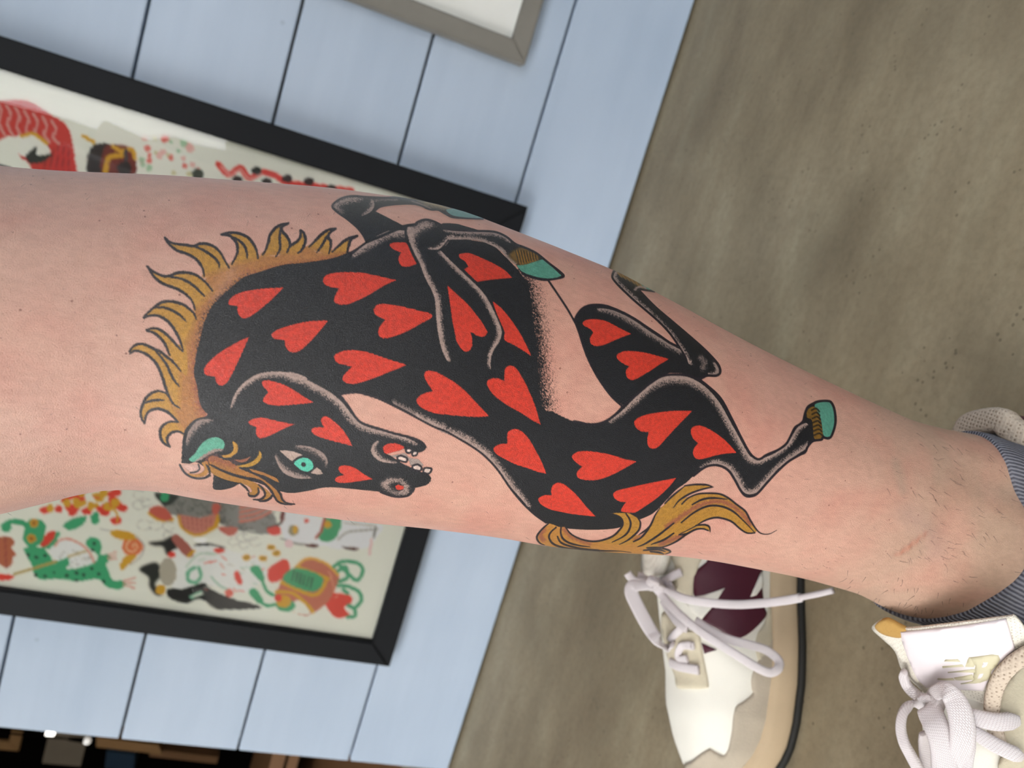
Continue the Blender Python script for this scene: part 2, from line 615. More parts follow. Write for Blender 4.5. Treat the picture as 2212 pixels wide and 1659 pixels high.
def mat_glass():
    t = NT('picture_glass')
    out = t.n['Material Output']
    tr = t.n.new('ShaderNodeBsdfTransparent')
    gl = t.n.new('ShaderNodeBsdfGlossy')
    gl.inputs['Roughness'].default_value = 0.0
    fr = t.n.new('ShaderNodeFresnel')
    fr.inputs['IOR'].default_value = 1.5
    mx = t.n.new('ShaderNodeMixShader')
    t.l.new(fr.outputs[0], mx.inputs[0])
    t.l.new(tr.outputs[0], mx.inputs[1])
    t.l.new(gl.outputs[0], mx.inputs[2])
    t.l.new(mx.outputs[0], out.inputs[0])
    return t.m

MT = dict(
    concrete=mat_concrete(), board=mat_board(), skin=mat_skin(), lace=mat_lace(), glass=mat_glass(),
    gap=mat_simple('joint_backing', (150, 152, 152), 0.9),  # grey backing that shows in the board joints
    black_frame=mat_simple('black_frame_lacquer', (13, 16, 21), 0.6, var=0.1, spec=0.25),
    grey_frame=mat_simple('weathered_grey_wood', (128, 124, 116), 0.7, 300, 0.3),
    mat_board=mat_simple('cream_mat', (236, 236, 230), 0.85, var=0.02),
    print=mat_attr('flash_sheet_print', 'paint', 0.55),
    suede=mat_simple('beige_suede', (206, 196, 172), 0.95, 900, 0.5, 0.0006, 0.08, 60, 0.15),
    suede_g=mat_simple('greige_suede', (186, 174, 156), 0.95, 900, 0.5, 0.0006, 0.10, 40, 0.15),
    nylon=mat_simple('white_nylon', (236, 233, 222), 0.7, 1200, 0.25, 0.0003, 0.03, 30, 0.3),
    satin=mat_simple('satin_label', (232, 222, 224), 0.45, 1500, 0.2, 0.0002, 0.03, 40, 0.4),
    logo=mat_simple('gold_beige_print', (206, 198, 166), 0.5, var=0.03),
    maroon=mat_simple('maroon_leather', (70, 10, 34), 0.55, 700, 0.3, 0.0003, 0.08),
    midsole=mat_simple('tan_midsole', (198, 176, 146), 0.8, 500, 0.2, 0.0004, 0.05, 40, 0.2),
    rubber=mat_simple('black_rubber', (30, 29, 26), 0.7),
    terry=mat_weave('terry_lining', (236, 230, 216), (180, 168, 150), 900),
    foam=mat_simple('ochre_foam', (186, 146, 80), 0.95, 600, 0.5, 0.0008, 0.12),
    mesh=mat_weave('collar_mesh', (206, 190, 172), (140, 120, 102), 560, 0.8),
    sock=mat_rib('grey_rib_knit', (138, 138, 146), (78, 78, 88)),
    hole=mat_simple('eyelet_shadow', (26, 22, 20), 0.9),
    dark=mat_simple('dark_interior', (12, 10, 9), 1.0, spec=0.0),  # room's dimness put into the colour: near-black despite doorway light
    brown=mat_simple('brown_wood', (124, 88, 56), 0.6, 200, 0.2),
    tan=mat_simple('tan_wood', (150, 112, 70), 0.6, 200, 0.2),
    blue=mat_simple('dark_blue_paint', (26, 50, 70), 0.6),
    paper=mat_simple('aged_paper', (120, 108, 92), 0.8),
    ground=mat_simple('gravel_yard', (120, 116, 106), 0.9, 60, 0.5, 0.01, 0.2, 8),
    render=mat_simple('low_wall_render', (120, 118, 112), 0.9, 80, 0.4, 0.002, 0.1, 5),
    soffit=mat_simple('sky_block_soffit', (150, 144, 134), 0.9),
    leaf=mat_simple('hedge_leaf', (44, 62, 36), 0.9, 8, 0.8, 0.05, 0.3, 3),
    hair=mat_simple('dark_leg_hair', (62, 44, 36), 0.5),
)
t_ = NT('lamp_bulb')
t_.set(Base_Color=(1, 1, 1, 1), Emission_Color=(1.0, 0.95, 0.86, 1), Emission_Strength=12.0)
MT['bulb'] = t_.m
t_ = NT('lamp_bulb_dim')
t_.set(Base_Color=(1, 1, 1, 1), Emission_Color=(1.0, 0.93, 0.84, 1), Emission_Strength=1.2)
MT['bulb_dim'] = t_.m
# ---------------------------------------------------------------- the horse tattoo, drawn shape by shape
def draw_tattoo():
    C = Canvas(255, 395, 1835, 1225, 2.0)
    A = frm(260, 460, 5.53); B = frm(260, 720, 5.53); F = frm(360, 860, 6.637); G = frm(560, 800, 5.53)
    L = frm(640, 400, 5.53); M = frm(860, 420, 5.53); N = frm(860, 640, 5.53); O = frm(900, 860, 5.53)
    P = frm(1180, 560, 5.53); Q = frm(1240, 780, 5.53); R = frm(1130, 960, 5.53); T = frm(1440, 840, 4.88)
    U = frm(560, 640, 5.53)
    K = (25, 26, 31); LN = (33, 27, 36); RED = (214, 60, 42); GOLD = (190, 138, 54); BRN = (150, 88, 62)
    TEAL = (92, 160, 138); LITE = (176, 150, 140); PINK = (222, 180, 168)
    lw = 5.6
    # --- mane: base band, then each flame with its own outline
    base = B((750, 1195), (690, 1065), (640, 860), (640, 640), (720, 450), (770, 200)) + A((745, 1640), (770, 1400), (900, 1270), (890, 1150), (960, 1010),
        (1080, 930), (1020, 780), (1300, 660), (1330, 610), (1520, 545), (1650, 540), (1700, 500), (1860, 520), (1990, 470), (2140, 470)) + \
        L((70, 745), (150, 735), (240, 800), (390, 810), (430, 795), (605, 810), (690, 790), (560, 850), (300, 920), (0, 950)) + \
        [(612, 578), (567, 592), (531, 605), (513, 617), (495, 634), (474, 656), (462, 672), (448, 705), (440, 740), (430, 790), (430, 830), (436, 862), (446, 893), (425, 907), (405, 925)]
    C.fill(base, (180, 120, 66), smooth=True)
    flames = [
        (A((530, 290, 1), (600, 350), (700, 375), (800, 385), (880, 395), (950, 368), (1040, 370), (1130, 410), (1200, 480), (1250, 570), (1300, 655)),
         A((530, 296, 1), (580, 370), (680, 450), (800, 490), (900, 550), (960, 620), (990, 690), (1000, 755)),
         [A((890, 400), (960, 430), (1050, 480), (1130, 540), (1175, 600), (1185, 650))]),
        (A((1205, 255, 1), (1300, 235), (1420, 245), (1520, 290), (1590, 370), (1630, 460), (1645, 545)),
         A((1210, 262, 1), (1300, 270), (1350, 310), (1390, 370), (1400, 450), (1370, 540), (1330, 612)),
         [A((1330, 282), (1420, 330), (1480, 390), (1510, 470), (1515, 540))]),
        (A((2010, 122, 1), (1920, 140), (1850, 180), (1790, 260), (1770, 340), (1740, 430), (1700, 500)),
         A((2010, 126, 1), (1930, 170), (1940, 225), (1985, 275), (2020, 340), (2020, 400), (1990, 470)),
         [A((1915, 180), (1905, 260), (1905, 330), (1910, 400), (1890, 470), (1860, 520))]),
        (A((2150, 210, 1), (2150, 280), (2110, 340), (2030, 395), (1990, 470)),
         A((2155, 205, 1), (2190, 240), (2212, 310), (2200, 380), (2160, 450), (2120, 480)), []),
        (L((470, 518, 1), (380, 535), (300, 590), (220, 670), (150, 740)),
         L((470, 526, 1), (400, 570), (385, 630), (412, 670), (410, 740), (390, 815)),
         [L((395, 580), (350, 640), (300, 730), (245, 805))]),
        (L((730, 603, 1), (650, 625), (570, 670), (500, 730), (430, 795)),
         L((730, 610, 1), (655, 650), (630, 720), (605, 815)), []),
        (A((320, 635, 1), (380, 690), (450, 730), (530, 755), (600, 748), (660, 720), (760, 710), (880, 730), (960, 780), (1030, 840), (1105, 935)),
         A((325, 645, 1), (370, 720), (430, 790), (500, 840), (600, 880), (700, 920), (790, 980), (860, 1060), (893, 1155)),
         [A((610, 765), (720, 785), (820, 830), (900, 890), (960, 950), (1005, 995))]),
        (A((275, 1248, 1), (330, 1190), (400, 1130), (470, 1080), (560, 1055), (660, 1065), (760, 1100), (840, 1160), (890, 1220), (905, 1265)),
         A((282, 1255, 1), (340, 1230), (430, 1225), (520, 1260), (600, 1330), (660, 1420), (710, 1520), (738, 1600), (745, 1645)),
         [A((420, 1130), (520, 1130), (620, 1165), (710, 1220), (785, 1295))]),
        (A((310, 1398, 1), (400, 1375), (480, 1400), (550, 1450), (620, 1520), (680, 1590), (745, 1655)),
         A((318, 1410, 1), (400, 1432), (470, 1490), (530, 1560), (565, 1640), (590, 1700)), []),
        (B((108, 215, 1), (150, 160), (230, 125), (320, 145), (400, 185), (480, 220), (540, 270), (620, 330), (680, 400), (722, 452)),
         B((118, 240, 1), (180, 208), (270, 230), (350, 280), (420, 350), (470, 440), (510, 550), (540, 650), (580, 750), (630, 840), (705, 892)),
         [B((430, 220), (500, 300), (560, 390), (600, 480), (650, 570), (705, 635))]),
        (B((290, 1075, 1), (255, 1020), (243, 950), (258, 880), (280, 820), (310, 770), (370, 715), (450, 690), (530, 708), (585, 755)),
         B((290, 1075, 1), (305, 990), (350, 930), (430, 902), (520, 920), (600, 970), (660, 1030), (692, 1062)),
         [B((285, 832), (400, 800), (520, 800))]),
        (B((592, 1355, 1), (545, 1330), (500, 1290), (475, 1220), (480, 1150), (520, 1090), (600, 1055), (692, 1062)),
         B((592, 1355, 1), (560, 1290), (570, 1230), (620, 1185), (690, 1172), (752, 1198)), []),
    ]
    for up, lo, inner in flames:
        C.fill(up + lo[::-1], GOLD)
        C.stroke([up[-1], lo[-1]], 9, (182, 126, 58), 0.9, feather=3)
    C.fill([(366, 762), (384, 745), (402, 752), (404, 810), (388, 797), (372, 776)], GOLD)
    # reddish root of the mane against the neck, soft
    C.stroke([(752, 556), (712, 566), (660, 575), (612, 581), (567, 594), (531, 608)], 14, (148, 76, 52), 0.9, feather=20, stipple=0.5)
    C.stroke([(540, 600), (508, 622), (478, 652), (455, 682), (440, 730), (427, 790), (432, 850), (444, 892)], 22, (150, 80, 66), 0.9, feather=26, stipple=0.5)
    C.stroke([(500, 590), (470, 640)], 30, (196, 150, 140), 0.35, feather=30, stipple=0.5)
    for up, lo, inner in flames:
        for ln in (up, lo):
            C.stroke(ln, [4.6, 6.6, 6.6, 6.0], LN, feather=1.2, stipple=0.3, taper=(1, 0.6))
        for ln in inner:
            C.stroke(ln, 6.0, LN, feather=1.4, stipple=0.3, taper=(0.7, 0.5))
    # --- black horse: neck, body and both near limbs in one silhouette
    body = [(873, 488), (848, 499), (821, 510), (790, 526), (765, 541), (741, 550), (712, 559), (660, 567), (612, 572), (567, 585), (531, 597), (513, 609),
            (491, 628), (468, 650), (455, 665), (441, 699), (431, 735), (421, 783), (419, 807), (426, 836), (430, 865), (438, 884), (448, 897), (423, 905),
            (405, 921), (396, 939), (393, 968), (392, 1000, 1), (409, 1002), (426, 999), (455, 1020), (461, 1026), (459.5, 1052), (466, 1058), (482, 1058), (503, 1053), (518, 1045),
            (545, 1040), (580, 1052), (612, 1063), (636, 1065), (668, 1060), (696, 1054), (723, 1053), (777, 1058), (822, 1063), (840, 1069), (858, 1073),
            (880, 1071), (891, 1062), (895, 1055), (921, 1048), (931, 1037), (927, 1026), (905, 1018), (888, 1010), (868, 1000), (845, 985), (833, 978), (850, 972),
            (875, 970), (905, 977), (918, 972), (920, 964), (914, 958), (903, 951), (885, 944.5), (849, 935.5), (820, 926.5), (795, 919), (779, 912), (768, 901), (755, 881),
            (741, 862), (733, 852, 1), (741, 849), (768, 848), (791, 852.5), (822, 863), (867, 885), (903, 904), (936, 921.5), (963, 932), (990, 947),
            (1017, 963), (1041, 980), (1063, 1001), (1081, 1023), (1099, 1050), (1117, 1073), (1135, 1093), (1157, 1113), (1180, 1129), (1216, 1140), (1256, 1144),
            (1302, 1144), (1340, 1139), (1383, 1122), (1412, 1108), (1437, 1083), (1461, 1058), (1482, 1043), (1498, 1028), (1520, 1011), (1538, 1005), (1556, 1006.5),
            (1574, 1017), (1587, 1036), (1599, 1058), (1609, 1070), (1620, 1072.5), (1635, 1067), (1655, 1045), (1676, 1022), (1702, 998), (1727, 983), (1739, 977), (1745, 965),
            (1756, 953), (1774, 950), (1778, 945), (1790, 947), (1798, 938), (1805, 912), (1803, 887), (1797, 871), (1788, 866), (1768, 867), (1756, 872), (1745, 879),
            (1739, 893), (1735, 909), (1727, 917), (1717, 924), (1706, 946), (1698, 959), (1682, 971), (1655, 983), (1645, 990), (1635, 991.5), (1620, 979), (1602, 947),
            (1581, 905), (1557, 861), (1529, 834), (1508, 819), (1484, 811), (1457, 809), (1430, 812.5), (1403, 829), (1376, 852), (1348, 876), (1327, 897), (1303, 912),
            (1276, 916.5), (1240, 910), (1218, 901), (1194, 889, 1)]
    front = [(1172, 880), (1164, 830), (1160, 780), (1157, 730), (1151, 690), (1147, 650), (1140, 615), (1120, 585), (1095, 558), (1060, 528), (1000, 515), (960, 500), (920, 490)]
    C.fill(body + front, K)
    C.stroke([(536, 602), (505, 624), (474, 656), (452, 690), (441, 730), (436, 770), (440, 800)], 16, K, 0.8, feather=24, stipple=0.5, taper=(0.3, 0.3))
    # belly: peppered fade from black to bare skin
    C.fill([(1120, 600), (1150, 600), (1163, 650), (1170, 690), (1178, 740), (1182, 800), (1186, 850), (1192, 888), (1150, 890), (1130, 760)], K, feather=26, stipple=0.92)
    C.fill([(1100, 590), (1138, 600), (1150, 650), (1158, 720), (1163, 790), (1168, 850), (1180, 889), (1120, 890), (1080, 760)], K, feather=10, stipple=0.5)
    C.stroke([(1184, 605), (1205, 636), (1226, 668), (1243, 698)], 4.6, LN, feather=1.0)
    # --- far hind leg
    fth = P((340, 740, 1), (360, 680), (420, 600), (500, 555), (620, 545), (740, 565), (900, 630), (1050, 710), (1200, 810), (1350, 910), (1480, 1000), (1590, 1050, 1),
            (1700, 1100), (1860, 1050, 1), (1990, 1180), (2060, 1270), (2078, 1350), (2030, 1390), (1920, 1392), (1830, 1440, 1), (1700, 1380), (1550, 1360), (1400, 1378),
            (1250, 1475), (1100, 1595), (950, 1730), (900, 1730), (780, 1640), (660, 1480), (580, 1350), (500, 1190), (440, 1030), (390, 870))
    C.fill(fth, K)
    shank = P((1590, 1060, 1), (1480, 890), (1350, 750), (1200, 620), (1070, 510), (950, 400), (850, 300), (790, 220), (800, 160), (822, 110, 1), (1000, 190),
              (1290, 380, 1), (1210, 372), (1120, 385), (1300, 570), (1500, 740), (1700, 910), (1870, 1060), (1990, 1180), (1750, 1240))
    C.fill(shank, K)
    C.fill(P((815, 120), (900, 135), (1020, 200), (1130, 290), (1190, 360), (1100, 330), (1000, 260), (880, 200)), (122, 92, 40), feather=3)
    for q in range(6):
        C.stroke(P((850 + 55 * q, 150 + 30 * q), (900 + 50 * q, 215 + 25 * q)), 2.2, (178, 126, 44), 0.8, feather=1.5)
    C.fill(P((1080, 235), (1200, 300), (1290, 385, 1), (1215, 368), (1160, 330)), TEAL)
    C.stroke(P((1060, 360), (1110, 330), (1170, 335), (1190, 360)), 5, LITE, 0.9, feather=3, stipple=0.5)
    # light rim down the shank, along the thigh
    C.stroke(P((830, 160), (815, 220), (850, 290), (960, 390), (1100, 520), (1230, 640), (1370, 770), (1500, 910), (1600, 1050), (1690, 1200), (1710, 1240)),
             [4, 6, 6, 5.5, 5, 5, 4], LITE, feather=6, stipple=0.5, side=-1)
    C.stroke(P((640, 590), (760, 610), (900, 670), (1060, 760), (1220, 870), (1380, 970), (1500, 1040), (1600, 1090)), [4, 6, 7, 6, 5, 4], LITE, 0.9, feather=8, stipple=0.5, taper=(0.4, 1), side=1)
    C.stroke(P((1850, 1180), (1890, 1240), (1870, 1300)), 9, LITE, 0.65, feather=10, stipple=0.5)
    C.stroke(P((2010, 1240), (2050, 1300), (2030, 1360), (1950, 1370)), [5, 10, 9, 4], LITE, 0.95, feather=6, stipple=0.5)
    C.stroke(P((1590, 1050), (1480, 890), (1350, 750), (1200, 620), (1070, 510), (950, 400), (850, 300), (790, 220), (800, 160), (822, 115)), 4.6, LN)
    C.stroke(P((340, 740), (360, 680), (420, 600), (500, 555), (620, 545), (740, 565), (900, 630), (1050, 710), (1200, 810), (1350, 910), (1480, 1000), (1590, 1050)), lw, LN)
    C.stroke(P((1590, 1050), (1650, 1140), (1690, 1230)), 3.5, LN, taper=(1, 0.3))
    C.stroke(P((1120, 385), (1300, 570), (1500, 740), (1700, 910), (1860, 1050), (1990, 1180), (2060, 1270), (2078, 1350), (2030, 1392), (1920, 1392), (1830, 1440)), lw, LN)
    C.stroke(P((1120, 388), (1100, 360), (1210, 372), (1290, 385)), 4.6, LN)
    C.stroke(P((340, 740), (390, 870), (440, 1030), (500, 1190), (580, 1350), (660, 1480), (780, 1640), (900, 1750)), 4.6, LN)
    # --- far front leg
    C.fill(L((430, 258), (470, 200), (560, 150), (680, 130), (850, 140), (1050, 140), (1250, 130), (1480, 160), (1760, 230), (2000, 320), (2230, 400, 1), (1950, 392), (1850, 380), (1780, 345), (1700, 300),
             (1620, 295), (1560, 280), (1500, 250), (1400, 226), (1250, 226), (1100, 240), (1000, 262), (945, 312, 1), (1100, 390), (1285, 485, 1), (1060, 590), (838, 682, 1),
             (800, 600), (720, 500), (600, 400), (500, 330)), K)
    C.fill(L((1430, 180), (1600, 200), (1800, 260), (1850, 300), (1750, 290), (1650, 270), (1540, 240)), (128, 112, 82), feather=4, stipple=0.5)
    for q in range(5):
        C.stroke(L((1520 + 40 * q, 200 + 9 * q), (1760 + 36 * q, 262 + 9 * q)), 1.8, (168, 134, 78), 0.8, feather=1.2)
    C.fill(L((1800, 290), (1960, 290), (2240, 395), (2100, 395), (1900, 370), (1830, 340)), (112, 158, 152))
    C.stroke(L((470, 250), (530, 200), (640, 170), (760, 165)), [9, 12, 12, 5], LITE, 0.95, feather=12, stipple=0.5)
    C.stroke(L((470, 262), (540, 320)), 8, LITE, 0.7, feather=10, stipple=0.5)
    C.stroke(L((800, 360), (870, 310), (910, 250), (910, 195)), [3, 7, 8, 6], LITE, 0.95, feather=5, stipple=0.5, taper=(0.3, 1), side=-1)
    C.stroke(L((900, 185), (1050, 175), (1200, 168)), 4, LITE, 0.7, feather=6, stipple=0.5)
    C.stroke(L((1380, 190), (1480, 225), (1600, 275)), 3, LITE, 0.8, feather=3)
    C.stroke(L((838, 682), (800, 600), (720, 500), (600, 400), (500, 330), (430, 258), (470, 200), (560, 150), (680, 130), (850, 142), (1050, 150), (1250, 150)), 4.6, LN)
    C.stroke(L((945, 305), (1000, 262), (1100, 240), (1250, 226), (1400, 226), (1500, 250), (1560, 280), (1620, 296), (1700, 300), (1780, 345), (1850, 380), (1950, 393), (2230, 405)), 3.6, LN)
    # --- near front leg
    C.fill(M((520, 350), (680, 348), (800, 378), (970, 440), (600, 430)), K)
    arm = M((90, 380), (190, 366), (230, 330), (320, 300), (420, 320), (520, 370), (570, 410), (700, 425), (900, 435), (1100, 440), (1200, 460), (1300, 510), (1400, 590),
            (1500, 630), (1650, 700), (1800, 820), (1930, 920), (1982, 975), (1900, 1005), (1750, 1022), (1600, 992), (1480, 940), (1400, 835), (1300, 765), (1260, 690),
            (1200, 650), (1050, 580), (900, 545), (750, 540), (640, 560), (560, 620), (480, 660), (300, 640), (130, 560))
    C.fill(arm, K)
    C.fill(M((110, 395), (200, 385), (250, 345), (330, 318), (410, 340), (440, 370), (300, 420), (220, 480), (200, 600), (170, 620), (130, 520)), LITE, feather=8, stipple=0.5)
    C.stroke(M((560, 425), (700, 448), (900, 455), (1080, 462), (1200, 482), (1290, 525), (1335, 560)), [3, 5, 5, 5, 5, 3], LITE, 0.95, feather=5, stipple=0.5, taper=(0.5, 0.4), side=1)
    C.stroke(M((370, 652), (470, 640), (550, 590), (600, 530), (650, 505)), [5, 8, 9, 8, 5], LITE, feather=4, stipple=0.5, taper=(0.3, 1), side=-1)
    C.stroke(M((600, 520), (720, 522), (880, 525), (1030, 555), (1180, 625), (1265, 690), (1310, 755), (1400, 825)), [7, 6, 6, 6, 6, 6, 5, 4], LITE, feather=4, stipple=0.5, side=-1)
    C.fill(M((1420, 650), (1500, 625), (1600, 670), (1690, 760), (1600, 830), (1470, 850), (1330, 740), (1350, 690)), (120, 88, 34), feather=5)
    for q in range(8):
        C.stroke(M((1400 + 34 * q, 660 + 4 * q), (1420 + 32 * q, 740 + 2 * q), (1440 + 30 * q, 830 - 8 * q)), 1.8, (40, 32, 24), 0.85, feather=1.2)
        C.stroke(M((1415 + 34 * q, 670 + 4 * q), (1440 + 32 * q, 750 + 2 * q), (1462 + 30 * q, 838 - 8 * q)), 1.7, (186, 128, 36), 0.7, feather=1.2)
    C.fill(M((1415, 845, 1), (1500, 842), (1600, 815), (1720, 775, 1), (1800, 830), (1950, 970, 1), (1880, 998), (1740, 1000), (1600, 970), (1480, 920)), TEAL)
    C.stroke(M((90, 385), (190, 366), (230, 330), (320, 300), (420, 320), (520, 370), (570, 410), (700, 425), (900, 435), (1100, 440), (1200, 460), (1300, 510), (1400, 590),
               (1500, 630), (1650, 700), (1800, 820), (1930, 920), (1980, 978), (1900, 1005), (1750, 1022), (1600, 992), (1480, 940)), 4.8, LN)
    # --- light rims inside the body
    C.stroke(L((690, 820), (800, 745), (920, 670), (1040, 600), (1150, 565), (1290, 565)), [3, 9, 11, 10, 10, 9], LITE, feather=10, stipple=0.5, taper=(0.3, 1), side=1)
    C.stroke(L((1360, 520), (1370, 620), (1400, 720), (1450, 830), (1500, 930), (1535, 1030), (1580, 1130), (1640, 1240), (1685, 1360), (1705, 1480), (1715, 1600)), [11, 11, 10, 10, 9, 9, 9, 10, 10, 10, 10], LITE, feather=3.5, stipple=0.55, side=-1)
    C.stroke(N((465, 0), (475, 150), (495, 350), (520, 500), (550, 630), (590, 740), (610, 770)), [10, 9, 11, 11, 10, 7, 2], LITE, feather=4, stipple=0.5, side=-1)
    C.stroke(M((505, 690), (600, 795), (720, 910), (850, 1035), (960, 1145), (1050, 1265), (1120, 1400), (1180, 1530)), [6, 8, 8, 8, 9, 9, 9, 9], LITE, feather=3.5, stipple=0.5, side=1)
    C.stroke(N((1075, 110), (1135, 230), (1192, 345), (1210, 440), (1185, 530), (1130, 620), (1095, 710), (1090, 800), (1100, 850)), [8, 8, 9, 10, 9, 8, 7, 5, 2], LITE, feather=3.5, stipple=0.5, side=1)
    # jaw, neck underside
    C.stroke(B((1320, 880), (1360, 780), (1420, 680), (1520, 590), (1640, 520), (1780, 490), (1940, 490), (2080, 505), (2200, 550)), [4, 8, 9, 10, 11, 11, 11, 11, 11], LITE, feather=4, stipple=0.5, taper=(0.5, 1), side=1)
    C.stroke(G((350, 70), (500, 115), (620, 175), (760, 250), (880, 330), (980, 420), (1060, 520), (1130, 600), (1250, 680), (1420, 730), (1600, 775), (1750, 815), (1860, 860)),
             [11, 11, 12, 12, 13, 12, 11, 11, 8, 7, 7, 7, 5], LITE, feather=7, stipple=0.5, taper=(1, 0.4), side=1)
    C.stroke(G((1600, 390), (1800, 490), (2000, 600), (2190, 675)), [2, 4, 6, 7], LITE, 0.8, feather=8, stipple=0.5, side=-1)
    C.stroke(O((0, 200), (150, 290), (300, 370), (450, 430), (600, 500), (720, 580), (830, 660), (920, 760), (1010, 870), (1090, 980), (1160, 1080), (1230, 1160), (1330, 1290)),
             [5, 9, 11, 11, 11, 9, 8, 7, 7, 7, 6, 5, 2], LITE, feather=8, stipple=0.5, side=-1)
    # near hind leg rims
    C.stroke(Q((430, 710), (560, 620), (680, 510), (800, 400), (920, 300), (1050, 225), (1200, 205), (1350, 225), (1480, 280), (1600, 370), (1720, 510), (1830, 700), (1930, 880),
               (2040, 1080), (2110, 1170), (2200, 1200)), [4, 9, 11, 12, 13, 14, 14, 13, 11, 9, 8, 8, 8, 8, 8, 7], LITE, feather=8, stipple=0.5, taper=(0.3, 1), side=1)
    C.stroke(T((870, 720), (960, 765), (1060, 730), (1180, 670), (1280, 590), (1340, 500), (1400, 410), (1470, 370)), [6, 7, 6, 5, 6, 7, 7, 4], LITE, feather=5, stipple=0.5, side=1)
    C.stroke(T((380, 830), (500, 780), (600, 800), (690, 860), (760, 970), (810, 1060), (870, 1095), (950, 1070), (1050, 960), (1160, 840), (1280, 740), (1380, 670), (1460, 620), (1480, 590)),
             [2, 5, 7, 9, 9, 8, 7, 7, 6, 5, 6, 7, 6, 3], LITE, 0.95, feather=7, stipple=0.5, side=-1)
    # hoof of the near hind leg
    C.fill(T((1560, 175), (1640, 140), (1710, 140), (1745, 180), (1765, 270), (1765, 370), (1740, 470), (1705, 505), (1655, 490), (1640, 400), (1620, 300)), TEAL)
    C.fill(T((1510, 200), (1560, 190), (1600, 260), (1630, 360), (1645, 450), (1640, 515), (1560, 525), (1545, 440), (1530, 330), (1480, 300), (1480, 240)), (128, 92, 34))
    for q in range(7):
        C.stroke(T((1530 + 4 * q, 225 + 44 * q), (1575 + 6 * q, 205 + 44 * q), (1610 + 5 * q, 240 + 42 * q)), 3.4, (38, 30, 22), 0.9, feather=1.5)
    # --- body outlines
    C.stroke([(1240, 910), (1276, 916.5), (1303, 912), (1327, 897), (1348, 876), (1376, 852), (1403, 829), (1430, 812.5), (1457, 809), (1484, 811), (1508, 819), (1529, 834), (1557, 861),
              (1581, 905), (1602, 947), (1620, 979), (1635, 991.5), (1645, 990), (1655, 983), (1682, 971), (1698, 959), (1706, 946), (1717, 924), (1727, 917), (1735, 909),
              (1739, 893), (1745, 879), (1756, 872), (1768, 867), (1788, 866), (1797, 871), (1803, 887), (1805, 912), (1798, 938), (1790, 947), (1778, 945), (1774, 950), (1756, 953), (1745, 965),
              (1739, 977), (1727, 983), (1702, 998), (1676, 1022), (1655, 1045), (1635, 1067), (1620, 1072.5), (1609, 1070), (1599, 1058), (1587, 1036), (1574, 1017), (1556, 1006.5),
              (1538, 1005), (1520, 1011), (1498, 1028)], 5.4, LN)
    C.stroke([(733, 852), (768, 848), (791, 852.5), (822, 863), (867, 885), (903, 904), (936, 921.5), (963, 932), (990, 947), (1017, 963), (1041, 980), (1063, 1001), (1081, 1023), (1099, 1050),
              (1117, 1073), (1135, 1093), (1157, 1113), (1180, 1129)], 4.6, LN)
    C.stroke([(733, 852), (741, 862), (755, 881), (768, 901), (779, 912), (795, 919), (820, 926.5), (849, 935.5), (885, 944.5), (903, 951), (914, 958), (919, 966)], 5.6, LN)
    C.stroke(L((838, 682), (690, 785), (560, 835)), 5, LN, taper=(1, 0.4))
    C.stroke(L((838, 680), (1000, 615), (1150, 550), (1290, 490), (1420, 470)), 6.5, K)
    C.stroke(L((1300, 500), (1310, 600), (1345, 720), (1400, 830), (1460, 940), (1490, 1060), (1540, 1170), (1600, 1290), (1640, 1400), (1650, 1550)), 5.2, K)
    C.stroke(M((600, 545), (540, 620), (470, 672), (370, 670)), 3.2, K)
    C.stroke(M((560, 690), (660, 800), (780, 915), (910, 1040), (1020, 1150), (1105, 1270), (1170, 1400), (1230, 1530)), 4, K)
    # --- ear, eye, nostril, mouth
    C.fill(F((320, 880), (400, 800), (460, 710), (540, 620), (640, 570), (740, 570), (810, 610), (830, 680), (800, 730), (700, 730), (600, 780), (480, 860), (390, 915)), (96, 172, 146))
    C.stroke(F((800, 745), (700, 750), (610, 790), (500, 860), (420, 905)), [3, 6, 7, 6, 3], LITE, 0.9, feather=3, stipple=0.5)
    C.stroke(F((610, 310), (480, 340), (380, 430), (310, 540), (280, 640)), [8, 11, 9, 7, 3], LITE, 0.85, feather=8, stipple=0.5, taper=(0.4, 0.3), side=-1)
    C.fill(F((230, 960), (330, 955), (450, 960), (465, 1010), (420, 1050), (340, 1055), (270, 1010)), (222, 180, 168))
    C.stroke(F((190, 958), (250, 1060), (330, 1120), (430, 1150), (540, 1145), (620, 1110)), 5, (60, 58, 64))
    C.stroke(F((455, 950), (470, 1010), (430, 1055), (340, 1070)), 4, (60, 58, 64))
    C.fill(G((245, 960, 1), (340, 958), (420, 975), (520, 1010, 1), (450, 1040), (390, 1085, 1), (320, 1030)), (186, 160, 148))
    C.fill(G((690, 1160, 1), (730, 1190), (760, 1235, 1), (700, 1245), (615, 1225, 1), (650, 1190)), (186, 160, 148))
    C.fill(G((415, 1110), (470, 1060), (550, 1045), (610, 1070), (645, 1130), (630, 1180), (570, 1210), (500, 1190), (450, 1150)), (88, 196, 168))
    C.stroke(G((527, 1124), (530, 1125)), 10, K)
    C.stroke(G((190, 1030), (240, 1120), (310, 1200), (400, 1250), (500, 1280), (600, 1290)), [4, 9, 11, 10, 8, 3], LITE, 0.9, feather=6, stipple=0.5, taper=(0.4, 0.3), side=-1)
    C.stroke(G((460, 900), (560, 915), (660, 950), (750, 1010), (800, 1070), (815, 1120)), [3, 6, 7, 9, 8, 3], LITE, 0.85, feather=8, stipple=0.5, taper=(0.4, 0.3), side=1)
    C.stroke(G((1410, 850), (1370, 900), (1365, 960), (1400, 1020), (1470, 1070), (1560, 1095), (1630, 1110)), [5, 9, 11, 11, 9, 6, 3], LITE, feather=4, stipple=0.5, taper=(0.6, 0.3), side=-1)
